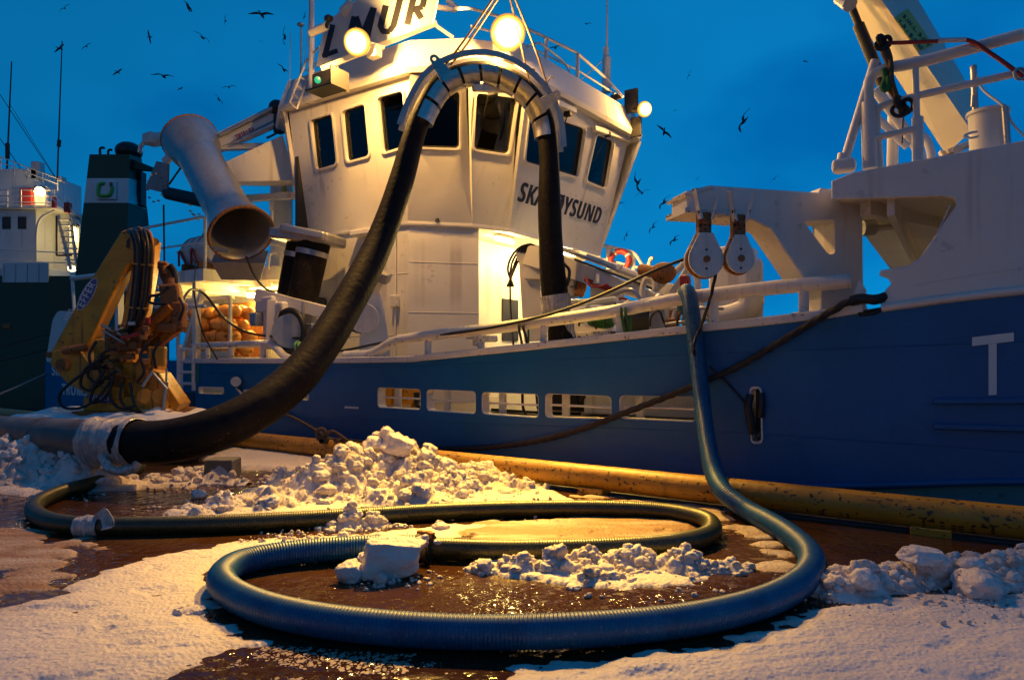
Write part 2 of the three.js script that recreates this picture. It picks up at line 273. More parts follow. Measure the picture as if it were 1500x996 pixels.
{
  const out = [[STERN, TOP[0][1]], ...TOP, [BOW, topAt(BOW)], ...chine.slice().reverse(), [chine[0][0] - 0.6, -1.7], [STERN, -1.7]];
  const sh = shapeOf(out);
  for (const q of PORTS) sh.holes.push(roundPath(q, 0.07));
  for (const q of SLITS) sh.holes.push(roundPath(q, 0.05));
  sh.holes.push(roundPath(FAIR, 0.06));
  const g = extr(sh, 0.05); g.translate(0, 0, -0.05);
  const far = extr(shapeOf([[STERN, -1.7], [BOW, -1.7], [BOW, 2.2], [0, 1.8], [STERN, TOP[0][1]]]), 0.05); far.translate(0, 0, -9.2);
  const bowL = [], bowB = [], bowR = [], bowRB = [];
  for (let i = 0; i <= 10; i++) { const k = i / 10, s = BOW + 5.5 * Math.sin(k * Math.PI / 2), t = 4.6 * (1 - Math.cos(k * Math.PI / 2)), y = topAt(BOW) + 0.5 * k; bowL.push(V(s, y, -t)); bowB.push(V(s - 1.2 * k, -1.7, -t)); bowR.push(V(s, y, -9.2 + t)); bowRB.push(V(s - 1.2 * k, -1.7, -9.2 + t)); }
  part('hull', [g, far, box(V(STERN + 0.03, -0.15, -4.6), 0.06, 3.1, 9.2, 0), loft(bowB, bowL), loft(bowR, bowRB)], M.hull);
  const lo = extr(shapeOf([[chine[0][0] - 0.7, -1.7], [chine[0][0] - 0.2, -0.2], ...chine, [BOW, -1.7]]), 0.05); lo.translate(0, 0, -0.16);
  part('boot_topping', lo, M.boot);
  part('chine_strake', tube(chine.map((p) => V(p[0], p[1] + 0.01, 0.01)), 0.035, 30, 8), M.hull);
  part('main_deck', box(V(-3.2, 0.65, -4.6), 20.4, 0.06, 9.0, 0), M.deck);
}
for (const q of PORTS) {
  const s = roundShape(q, 0.07), c = [0, 1].map((k) => q.reduce((a, p) => a + p[k], 0) / 4);
  s.holes.push(roundPath(q.map((p) => [c[0] + (p[0] - c[0]) * 0.97, c[1] + (p[1] - c[1]) * 0.94]), 0.06));
  const g = extr(s, 0.16); g.translate(0, 0, -0.17);
  const f = part('freeing_port', g, M.white);
  const y = c[1] - 0.0;
  part('guard_bar', rod(V(q[0][0] + 0.02, y, -0.12), V(q[1][0] - 0.02, y, -0.12), 0.014), M.white, f);
  part('port_stay', box(V(q[0][0] + 0.14, c[1], -0.32), 0.1, 0.5, 0.06, 0.01), M.white, f);
}
for (const q of SLITS) {
  const s = roundShape(q, 0.05), c = [0, 1].map((k) => q.reduce((a, p) => a + p[k], 0) / 4);
  s.holes.push(roundPath(q.map((p) => [c[0] + (p[0] - c[0]) * 0.92, c[1] + (p[1] - c[1]) * 0.8]), 0.04));
  const g = extr(s, 0.08); g.translate(0, 0, -0.06); part('scupper', g, M.white);
}
{ // slot fairlead with its worn rubber pad
  const s = roundShape(FAIR, 0.06); const c = [0, 1].map((k) => FAIR.reduce((a, p) => a + p[k], 0) / 4);
  s.holes.push(roundPath(FAIR.map((p) => [c[0] + (p[0] - c[0]) * 0.75, c[1] + (p[1] - c[1]) * 0.93]), 0.05));
  const g = extr(s, 0.2); g.translate(0, 0, -0.17); const f = part('fairlead', g, M.whiteWorn);
  part('fairlead_pad', [tube([V(c[0] - 0.06, c[1] + 0.22, 0.03), V(c[0] - 0.075, c[1] + 0.1, 0.06), V(c[0] - 0.05, c[1] - 0.05, 0.05), V(c[0] - 0.03, c[1] - 0.2, 0.02)], 0.045, 20, 8), tube([V(c[0] + 0.05, c[1] + 0.24, 0.03), V(c[0] + 0.06, c[1] + 0.1, 0.05), V(c[0] + 0.045, c[1] - 0.02, 0.04)], 0.04, 16, 8), box(V(c[0], c[1] - 0.12, -0.2), 0.2, 0.5, 0.04, 0)], M.black, f);
}
{ // white capping along the bulwark, the knuckle of the bow, rubbing strakes and marks
  const cap = []; for (let s = TOP[0][0] - 0.3; s < s2(1297, 448)[0]; s += 0.25) cap.push([s, topAt(s)]);
  const sh = shapeOf([...cap.map((p) => [p[0], p[1] + 0.065]), ...cap.slice().reverse().map((p) => [p[0], p[1] - 0.004])]);
  const g = extr(sh, 0.22, 0.012); g.translate(0, 0, -0.2); part('gunwale_capping', g, M.whitePipe);
  part('bow_knuckle', tube([V(...s2(1292, 451), 0.0), V(...s2(1400, 436), 0.0), V(...s2(1500, 425), 0.0), V(BOW, topAt(BOW), 0)], 0.045, 24, 8), M.white);
  for (const y of [[588, 587], [624, 628]]) { const a = S(1368, y[0], 0), b = S(1500, y[1], 0); b.lerp(a, -0.3); part('rubbing_strake', [beam(a.setZ(0.02), b.setZ(0.02), 0.07, 0.05)], M.hull); }
  const T = (a, b, c, d) => { const gg = extr(shapeOf([a, b, c, d].map((p) => s2(...p))), 0.008); return gg; };
  part('registration_letter', [T([1425, 494], [1486, 487], [1486, 500], [1425, 507]), T([1449, 504.5], [1461, 503], [1461, 578], [1449, 579])].map((g, i) => g.translate(0, 0, 0.001 + i * 0.001)), M.farWhite);
  part('draft_mark', T([505, 595], [525, 596], [525, 599], [505, 598]), M.white);
  const t1 = letters('TROMSØ', 0.26); t1.translate(S(90, 580, 0).x, S(90, 578, 0).y, 0); const t2 = letters('SKAGØYSUND', 0.26); t2.translate(S(75, 552, 0).x, S(75, 550, 0).y, 0);
  part('port_of_registry', [t1, t2], M.farWhite);
  part('overboard_pipe', [rod(S(345, 559, 0), S(345, 559, -0.12), 0.09, 0.09, 14), tube([S(346, 568, -0.05), S(352, 576, -0.06), S(358, 580, -0.04)], 0.025)], M.galv);
  part('side_door', plate([[258, 574], [284, 575], [284, 600], [258, 599]], HULL0.clone().addScaledVector(AN, -0.012), AN.clone().negate(), 0.012).applyMatrix4(INV), M.letter);
}
{ // weld beads of the shell plating and of the trunk
  const seam = (a, b) => part('plate_seam', rod(S(a[0], a[1], -0.001), S(b[0], b[1], -0.001), 0.005, 0.005, 5), M.hull);
  seam([300, 606], [1090, 634]); seam([1124, 636], [1500, 662]); seam([300, 548], [1500, 500]);
  
}
{ // rails above the bulwark
  const R = 0.078;
  const p1 = [[285, 507], [396, 503], [408, 512], [418, 526], [440, 524], [450, 512], [462, 505], [478, 506], [486, 512]].map((p) => S(p[0], p[1], 0.12));
  part('bulwark_rail', pipe(p1, R * 0.85, 12), M.whitePipe);
  const p2 = [[505, 521], [550, 519], [572, 500], [630, 491], [740, 479], [900, 456], [1000, 437], [1125, 422], [1248, 411]].map((p) => S(p[0], p[1], 0.1));
  part('bulwark_rail', pipe(p2, R, 12), M.whitePipe);
  for (const [px, py] of [[303, 506], [338, 505], [385, 504], [514, 520], [627, 491], [705, 483], [797, 471], [908, 455], [1046, 432], [1178, 418]]) {
    const a = S(px, py, 0.1), b = V(a.x, topAt(a.x) + 0.05, a.z); part('rail_post', rod(b, a, 0.052, 0.052, 10), M.whitePipe);
  }
  const e = S(1262, 436, 0.1); part('rail_bracket', [extr(shapeOf([s2(1238, 460), s2(1258, 408), s2(1268, 424), s2(1262, 455)]), 0.05).translate(0, 0, -0.14)], M.white);
}
// ---- stern quarter
{
  part('stern_bulwark', extr(roundShape([s2(66, 530), s2(76, 468), s2(84, 455), s2(108, 457), s2(165, 500), s2(165, 530)], 0.12), 0.06).translate(0, 0, -0.06), M.white);
  const q = [[262, 505], [284, 505], [284, 572], [262, 572]].map((p) => S(p[0], p[1], 0.0));
  part('side_ladder', [rod(q[0], q[3], 0.05), rod(q[1], q[2], 0.05), ...[0.1, 0.35, 0.6, 0.85].map((k) => rod(q[0].clone().lerp(q[3], k), q[1].clone().lerp(q[2], k), 0.03)), box(S(266, 545, 0.02), 0.14, 0.9, 0.06)], M.white);
  part('gate_panel', plate([[276, 532], [291, 532], [291, 560], [276, 559]], HULL0.clone().addScaledVector(AN, -0.012), AN.clone().negate(), 0.01).applyMatrix4(INV), M.hullGreen);
  part('stern_rail', [...pipe([S(105, 408, 0.2), S(225, 394, 0.2)], 0.06), ...pipe([S(105, 408, 0.2), S(108, 455, 0.2)], 0.04), ...pipe([S(226, 424, 0.2), S(262, 427, 0.2), S(262, 470, 0.2)], 0.045), ...pipe([S(226, 450, 0.2), S(300, 448, 0.2)], 0.035)], M.white);
}
// ---- wheelhouse: raked facets over a narrower trunk
const YB = 3.9, YT = 6.27;
const atH = (px, py, y) => { const d = (y - EYE) / ((HY - py) / F); return L(PX(px, py, d)); };
const mir = (v) => V(v.x, v.y, -9.1 - v.z);
const bB = atH(597, 325, YB), bE = atH(692, 329, YB), bC = atH(747, 335.5, YB), bD = atH(880, 372, YB), bA = V(-6.0, YB, bB.z), bBp = mir(bB), bAp = mir(bA);
const tB = atH(600, 110, YT), tE = atH(683, 107, YT), tC = atH(766, 116, YT), tD = atH(928, 203, YT), tA = V(-5.9, YT, tB.z), tBp = mir(tB), tAp = mir(tA);
const bQ = V(-6.9, YB, bB.z - 0.9), tQ = V(-6.9, YT, tB.z - 0.7), bQp = mir(bQ), tQp = mir(tQ);
const wheelhouse = part('wheelhouse', [box(V(-4.3, YB + 0.05, -4.55), 3.0, 0.06, 5.4, 0)], M.interior);
const facetOf = {};
function facet(key, bl, br, tr, tl, wins, opt = {}) {
  const x = br.clone().sub(bl).normalize(), up = tl.clone().add(tr).multiplyScalar(0.5).sub(bl.clone().add(br).multiplyScalar(0.5)), n = x.clone().cross(up).normalize();
  const m = frame(bl, x, n), im = m.clone().invert(), to = (v) => { const p = v.clone().applyMatrix4(im); return [p.x, p.y]; };
  const hit = (q) => to(onPlane(q[0], q[1], bl, n));
  const sh = shapeOf([bl, br, tr, tl].map(to)), qs = wins.map((w) => w.map((q) => q.isVector3 ? to(q) : hit(q)));
  for (const q of qs) sh.holes.push(roundPath(q, 0.09));
  const g = extr(sh, 0.07); g.translate(0, 0, -0.07); g.applyMatrix4(m);
  part('wall', g, M.white, wheelhouse);
  for (const q of qs) {
    const c = [0, 1].map((k) => q.reduce((a, p) => a + p[k], 0) / 4), ins = (k) => q.map((p) => [c[0] + (p[0] - c[0]) * (1 - k / Math.abs(p[0] - c[0])), c[1] + (p[1] - c[1]) * (1 - k / Math.abs(p[1] - c[1]))]);
    const fr = roundShape(q, 0.09); fr.holes.push(roundPath(ins(0.028), 0.07)); const fg = extr(fr, 0.04).translate(0, 0, -0.075).applyMatrix4(m);
    part('window_frame', fg, M.gasket, wheelhouse);
    const rim = roundShape(ins(-0.035), 0.11); rim.holes.push(roundPath(q, 0.09)); part('window_rim', extr(rim, 0.03, 0.004).translate(0, 0, 0.004).applyMatrix4(m), M.white, wheelhouse);
    part('window_pane', extr(roundShape(ins(0.02), 0.07), 0.008).translate(0, 0, -0.06).applyMatrix4(m), M.glass, wheelhouse);
  }
  return { m, n, x, bl };
}
const W1 = [[456, 176], [487, 167], [494, 240], [464, 249]], W2 = [[502, 163], [535, 152], [542, 228], [509, 237]], W3 = [[554, 143], [591, 133], [597, 213], [562, 224]];
facet('side', bA, bB, tB, tA, [W1, W2, W3]);
facet('quarter', bB, bE, tE, tB, [[[620, 146], [673, 133], [673, 217], [612, 215]]]);
facet('quarter2', bE, bC, tC, tE, [[[697, 136], [757, 144], [745, 226], [693, 218]]]);
const FR = facet('front', bC, bD, tD, tC, [[[776, 160], [857, 189], [846, 259], [768, 236]], [[873, 197], [899, 207], [887, 276], [858, 264]]]);
{ const w = (a, b, c, d, u0, u1, v0, v1) => [[u0, v1], [u1, v1], [u1, v0], [u0, v0]].map(([u, v]) => a.clone().lerp(b, u).lerp(d.clone().lerp(c, u), v));
  facet('port quarter', bD, bBp, tBp, tD, [w(bD, bBp, tBp, tD, 0.2, 0.8, 0.4, 0.9)]);
  facet('port side', bBp, bAp, tAp, tBp, []);
  facet('aft quarter', bQ, bA, tA, tQ, [w(bQ, bA, tA, tQ, 0.12, 0.42, 0.4, 0.92), w(bQ, bA, tA, tQ, 0.55, 0.86, 0.4, 0.92)]);
  facet('aft port', bAp, bQp, tQp, tAp, []); facet('aft', bQp, bQ, tQ, tQp, []);
}
{ // bridge inside: ceiling, consoles, blinds
  part('console', [box(V(-3.0, 4.65, -4.5), 0.7, 0.9, 3.6), box(V(-3.9, 4.5, -2.2), 0.9, 0.7, 0.5), box(V(-4.4, 5.1, -4.4), 0.5, 0.9, 0.5), box(V(-5.85, 5.05, -4.5), 0.1, 2.2, 6.5, 0)], M.interior, wheelhouse);
  for (let i = 0; i < 7; i++) part('blind', [box(V(-5.55, 4.9 + i * 0.17, tB.z - 0.32), 0.75, 0.12, 0.008, 0, 0, 0.5)], M.interior, wheelhouse);
}
// roof, fascia and knuckle
const eave = (k, y, dy = 0) => [tQ, tA, tB, tE, tC, tD, tBp, tAp, tQp].map((v) => { const c = V(-3.9, v.y, -4.55), d = v.clone().sub(c).setY(0); return v.clone().addScaledVector(d.normalize(), k).setY(y); });
{
  const lo = eave(0.16, YT - 0.02), md = eave(0.20, YT + 0.06), hi = eave(0.02, YT + 0.58), inn = eave(-0.02, YT + 0.58), dk = eave(-0.05, YT + 0.1);
  const cl = (a) => [...a, a[0]];
  const poly = (l, y, th) => prismY(l.map((v) => [v.x, -v.z]), y - th, y);
  part('roof', [loft(cl(lo), cl(md)), loft(cl(md), cl(hi)), loft(cl(hi), cl(inn)), loft(cl(inn), cl(dk)), poly(lo, YT + 0.06, 0.07)], M.white, wheelhouse);
  const kn = (k, y) => [bA, bB, bE, bC, bD, bBp].map((v) => { const c = V(-4.2, 0, -4.55), d = v.clone().sub(c).setY(0); return v.clone().addScaledVector(d.normalize(), k).setY(y); });
  part('knuckle_strip', [loft(kn(0.012, YB - 0.03), kn(0.014, YB + 0.02)), loft(kn(0.0, YB - 0.06), kn(0.012, YB - 0.03))], M.white, wheelhouse);
  const bot = [bQ, bA, bB, bE, bC, bD, bBp, bAp, bQp].map((v) => [v.x, -v.z]); part('bridge_floor', prismY(bot, YB - 0.05, YB), M.white, wheelhouse);
  // rail on the roof
  const r = [V(-3.2, 0, tE.z + 0.3), tC, tD, tBp].map((v) => v.clone()); 
  const rp = [[668, 12, 6.95], [690, 12, 7.35], [735, 25, 7.35], [790, 50, 7.35], [845, 77, 7.35], [885, 112, 7.35], [913, 142, 6.9]].map((p) => atH(...p));
  part('roof_rail', pipe(rp, 0.028), M.white, wheelhouse);
  const rm = [[690, 38, 7.12], [735, 50, 7.12], [795, 78, 7.12], [845, 102, 7.12], [902, 138, 7.05]].map((p) => atH(...p)); part('roof_rail', pipe(rm, 0.02), M.white, wheelhouse);
  for (const [px, py] of [[735, 25], [800, 55], [846, 78]]) { const a = atH(px, py, 7.35); part('rail_post', rod(V(a.x, 6.7, a.z), a, 0.036), M.white, wheelhouse); }
  part('roof_rail', pipe([atH(765, 70, 7.05), atH(790, 62, 7.1), atH(820, 85, 7.1), atH(833, 100, 7.0), atH(834, 110, 6.9)], 0.02), M.white, wheelhouse);
}
{ // trunk under the bridge
  const y0 = 0.66, cB = bB.clone().add(V(-0.02, 0, -0.04)), cE = atH(700, 330, YB).add(V(0, 0, -0.03)), poly = [[-6.9, 2.3], [-6.2, -bB.z + 0.04], [cB.x, -cB.z], [cE.x, -cE.z], [cE.x - 0.75, -cE.z + 0.12], [cE.x - 0.75, 6.7], [-3.2, 7.6], [-6.9, 7.6]];
  const trunk = part('trunk', prismY(poly, y0, YB - 0.05), M.white);
  { const dx = cE.x - 0.75, o = V(dx, 0, 0), nx = V(1, 0, 0), a = onPlane(735, 437, o, nx), b = onPlane(758, 500, o, nx); part('weather_door', box(V(dx + 0.01, (a.y + b.y) / 2, (a.z + b.z) / 2), 0.04, a.y - b.y, Math.abs(a.z - b.z), 0.01), M.letter, trunk); }
  part('vent_box', [box(S(532, 341, 1.42), 0.5, 0.1, 0.22, 0.02)], M.white, trunk);
  for (const y of [1.9, 3.0]) part('weld_seam', rod(V(-6.2, y, bB.z - 0.035), V(cB.x, y, cB.z + 0.0), 0.008, 0.008, 5), M.white, trunk); for (const y of [2.3, 3.2]) part('weld_seam', rod(V(cB.x, y, cB.z), V(cE.x, y, cE.z), 0.008, 0.008, 5), M.white, trunk); part('weld_seam', rod(V(-4.4, 0.8, bB.z - 0.035), V(-4.4, YB - 0.1, bB.z - 0.035), 0.008, 0.008, 5), M.white, trunk); part('conduit', tube([V(-3.5, YB - 0.1, bB.z + 0.0), V(-3.5, 2.6, bB.z + 0.0), V(-3.52, 0.9, bB.z + 0.0)], 0.016, 12, 6), M.white, trunk); part('junction_box', box(V(-3.5, 2.5, bB.z + 0.02), 0.16, 0.22, 0.1, 0.02), M.whiteWorn, trunk);
  part('side_window', [extr(roundShape([s2(458, 435, 1.46), s2(478, 436, 1.46), s2(478, 480, 1.46), s2(458, 480, 1.46)], 0.08), 0.03).translate(0, 0, -1.46)], M.letter, trunk);
}
{ // ship's name on the front
  const g = letters('SKAGØYSUND', 0.34, 0.012), b = g.boundingBox, a = onPlane(757, 294, FR.bl, FR.n), e = onPlane(876, 328, FR.bl, FR.n), k = a.distanceTo(e) / (b.max.x - b.min.x);
  g.scale(k, k * 1.0, 1); g.translate(-b.min.x * k, 0, 0.003); const dir = e.clone().sub(a); g.applyMatrix4(frame(a, dir, FR.n)); part('ship_name', g, M.letter, wheelhouse);
}
{ // big name board by the starboard lamp
  const o = PX(550, 60, 11.6), n = AN.clone().negate().addScaledVector(V(0, 1, 0), -0.12).normalize();
  const board = part('name_board', toShip(plate([[463, 97], [632, 33], [646, -34], [560, -30], [476, 34]], o, n, 0.05, [], 0.006)), M.farWhite, wheelhouse);
  const put = (ch, pts) => plate(pts, o.clone().addScaledVector(n, 0.012), n, 0.008);
  const bar = (a, b, w) => { const dx = b[0] - a[0], dy = b[1] - a[1], l = Math.hypot(dx, dy), nx = -dy / l * w / 2, ny = dx / l * w / 2; return plate([[a[0] + nx, a[1] + ny], [b[0] + nx, b[1] + ny], [b[0] - nx, b[1] - ny], [a[0] - nx, a[1] - ny]], o.clone().addScaledVector(n, 0.008 + 0.001 * (bars++ % 7)), n, 0.006); };
  let bars = 0;
  const lt = [bar([487, 36], [475, 84], 8), bar([472, 82], [494, 74], 7),
    bar([519, 24], [508, 68], 9), bar([521, 24], [530, 52], 8), bar([530, 52], [546, 12], 8), bar([547, 11], [537, 55], 9),
    bar([565, 8], [557, 38], 9), bar([556, 36], [561, 47], 8), bar([559, 46], [571, 46], 8), bar([570, 46], [577, 36], 8), bar([576, 38], [586, -2], 9),
    bar([606, -6], [596, 36], 9), bar([606, -4], [622, -6], 8), bar([622, -7], [618, 10], 8), bar([619, 10], [604, 14], 8), bar([608, 12], [617, 27], 9)];
  part('board_letters', toShip(merge(lt)), M.letter, wheelhouse);
  part('board_support', [beam(D(470, 101, 11.65), D(640, 33, 11.5), 0.05, 0.09), rod(D(632, 33, 11.5), D(664, 55, 11.6), 0.03), rod(D(640, 10, 11.7), D(668, 14, 11.9), 0.05), rod(D(455, 48, 12.1), D(478, 38, 11.9), 0.07), rod(D(655, 0, 11.9), D(670, 12, 11.9), 0.05), rod(D(500, 20, 11.9), D(518, 8, 11.9), 0.09, 0.14)], M.white, wheelhouse);
  part('deck_camera', [box(D(481, 27, 11.8), 0.13, 0.1, 0.12, 0.03), rod(D(481, 30, 11.8), D(477, 40, 11.9), 0.03)], M.black, wheelhouse);
  // starboard side light in its screen
  part('sidelight_screen', [box(D(476, 118, 11.5), 0.62, 0.34, 0.03, 0.004), box(D(478, 132, 11.35), 0.62, 0.03, 0.36, 0.004), box(D(497, 116, 11.3), 0.03, 0.34, 0.4, 0.004)], M.darkSteel, wheelhouse);
  part('side_light', mv(new THREE.SphereGeometry(0.055, 14, 10), D(465, 117, 11.25)), glow(0.02, 0.5, 0.22, 1.2), wheelhouse);
  // mast, aerials, ladder
  part('mast', [rod(D(456, 135, 12.6), D(456, -20, 12.8), 0.058, 0.05, 12), rod(D(424, 150, 12.8), D(449, 88, 12.8), 0.02), rod(D(434, 160, 12.8), D(459, 92, 12.8), 0.02), ...[0, 0.2, 0.4, 0.6, 0.8, 1].map((k) => rod(D(424 + 25 * k, 150 - 62 * k, 12.8), D(434 + 25 * k, 160 - 68 * k, 12.8), 0.013)), rod(D(459, 92, 12.8), D(480, 96, 12.3), 0.018), rod(D(449, 88, 12.8), D(468, 68, 12.5), 0.02)], M.white, wheelhouse);
  part('aerial', [rod(D(440, 150, 13), D(441, 40, 13), 0.025, 0.018), mv(new THREE.SphereGeometry(0.07, 10, 6).scale(1, 0.5, 1), D(440, 36, 13)), rod(D(424, 130, 13), D(425, 48, 13), 0.008), rod(D(445, 95, 13), D(455, 0, 13), 0.006)], M.galv, wheelhouse);
  part('aerial', [rod(D(888, 135, 15), D(889, 85, 15), 0.10, 0.09, 12), rod(D(889, 85, 15), D(890, -20, 15), 0.025, 0.015), box(D(888, 78, 15), 0.1, 0.28, 0.1), rod(D(888, 84, 15), D(850, 118, 15), 0.012)], M.white, wheelhouse);
}
{ // wipers and the boxes over the front windows
  for (const [a, b] of [[[690, 128], [738, 130]], [[812, 150], [838, 162]], [[866, 187], [920, 204]]]) { const p = onPlane(...a, FR.bl, FR.n).addScaledVector(FR.n, 0.06), q = onPlane(...b, FR.bl, FR.n).addScaledVector(FR.n, 0.06); part('wiper_box', [beam(p, q, 0.1, 0.1)], M.white, wheelhouse); }
  for (const [a, b, z] of [[[828, 166], [812, 225], 0.03], [[886, 196], [869, 235], 0.03]]) { const p = onPlane(...a, FR.bl, FR.n).addScaledVector(FR.n, z + 0.03), q = onPlane(...b, FR.bl, FR.n).addScaledVector(FR.n, z); part('wiper', [rod(p, q, 0.012), box(p, 0.14, 0.1, 0.1)], M.black, wheelhouse); }
  part('wiper', [rod(D(716, 138, 11.35), D(708, 172, 11.7), 0.012), box(D(722, 137, 11.3), 0.16, 0.09, 0.1)], M.black, wheelhouse);
}
// ---- deck lamps
function floodlight(p, dir, r, cd, label, aim, spill, deg, col = SODIUM) {
  const q = p.clone().addScaledVector(dir, -0.16), f = part('floodlight', [rod(q, p, r * 0.55, r * 1.08, 18), rod(q.clone().addScaledVector(dir, -0.1), q, r * 0.3, r * 0.5, 12)], M.galv, ship, label);
  { const g = new THREE.SphereGeometry(r * 1.15, 32, 16, 0, 6.283, 0, Math.PI / 2).scale(1, 0.55, 1), uv = g.attributes.uv, ps = g.attributes.position; for (let i = 0; i < uv.count; i++) uv.setXY(i, 0.5, clamp(1 - Math.hypot(ps.getX(i), ps.getZ(i)) / (r * 1.16), 0.02, 0.98)); const o = new THREE.Mesh(orient(g, p, p.clone().addScaledVector(dir, 0.01)), bowl(14)); o.name = 'lamp_glass'; f.add(o); }
  const lp = p.clone().addScaledVector(dir, r * 0.6 + 0.05); spot(lp, L(aim), cd, col, r * 0.6, deg, 1, ship); lamp(lp, spill, SODIUM, r * 0.6, ship);
  return f;
}
const L1 = D(523, 62, 11.1), L2 = D(744, 48, 11.15), L3 = D(944, 160, 14.2);
{
  const out = L(V(0, 0, 0)).sub(V(0, 0, 0));
  const dirW = (x, y, z) => V(x, y, z).applyMatrix4(new THREE.Matrix4().extractRotation(INV)).normalize();
  const f1 = floodlight(L1, dirW(0.0, -0.45, 1), 0.19, 370, 'starboard floodlight in front of the name board', V(-2.9, 0, -4.2), 210, 40); part('lamp_bracket', [box(D(548, 76, 11.35), 0.22, 0.2, 0.16, 0.02), rod(D(532, 62, 11.25), D(562, 70, 11.4), 0.04)], M.white, f1);
  const f2 = floodlight(L2, dirW(0.05, -0.5, 1), 0.25, 3300, 'large floodlight above the bridge front', V(-0.35, 0, -6.9), 215, 22, rgb(1, 0.58, 0.075)); part('lamp_bracket', [box(D(737, 78, 11.4), 0.28, 0.34, 0.22, 0.02)], M.white, f2);
  const f3 = floodlight(L3, dirW(0.25, -0.3, 1), 0.14, 150, 'port floodlight beyond the bridge wing', V(5, 1.5, -8.5), 40, 60); part('lamp_bracket', [rod(D(928, 162, 14.4), D(940, 162, 14.3), 0.05), box(D(925, 148, 14.5), 0.3, 0.5, 0.06), box(D(932, 186, 14.5), 0.24, 0.42, 0.06), box(D(903, 142, 14.3), 0.24, 0.12, 0.06)], M.darkSteel, f3);
  // tube lamps under the bridge overhang and under the boat deck
  const strip = (p, q, cd0, lab, cd = cd0) => { const f = part('strip_lamp', [beam(p.clone().add(V(0, 0.05, 0)), q.clone().add(V(0, 0.05, 0)), 0.16, 0.05)], M.white, ship, lab); part('lamp_tube', [rod(p, q, 0.045, 0.045, 10)], glow(1, 0.80, 0.30, 22), f); for (const k of [0.25, 0.75]) lamp(p.clone().lerp(q, k).add(V(0.0, -0.09, 0.04)), cd / 2, WARM, 0.05, ship); };
  const u = (px, py, y) => atH(px, py, y);
  strip(V(bC.x - 0.32, YB - 0.14, bC.z - 0.0), V(bC.x - 0.30, YB - 0.14, bC.z - 0.55), 13, 'left tube lamp under the bridge overhang');
  strip(V(bC.x - 0.12, YB - 0.14, bC.z - 2.1), V(bC.x - 0.08, YB - 0.14, bC.z - 2.7), 120, 'right tube lamp under the bridge overhang');
}
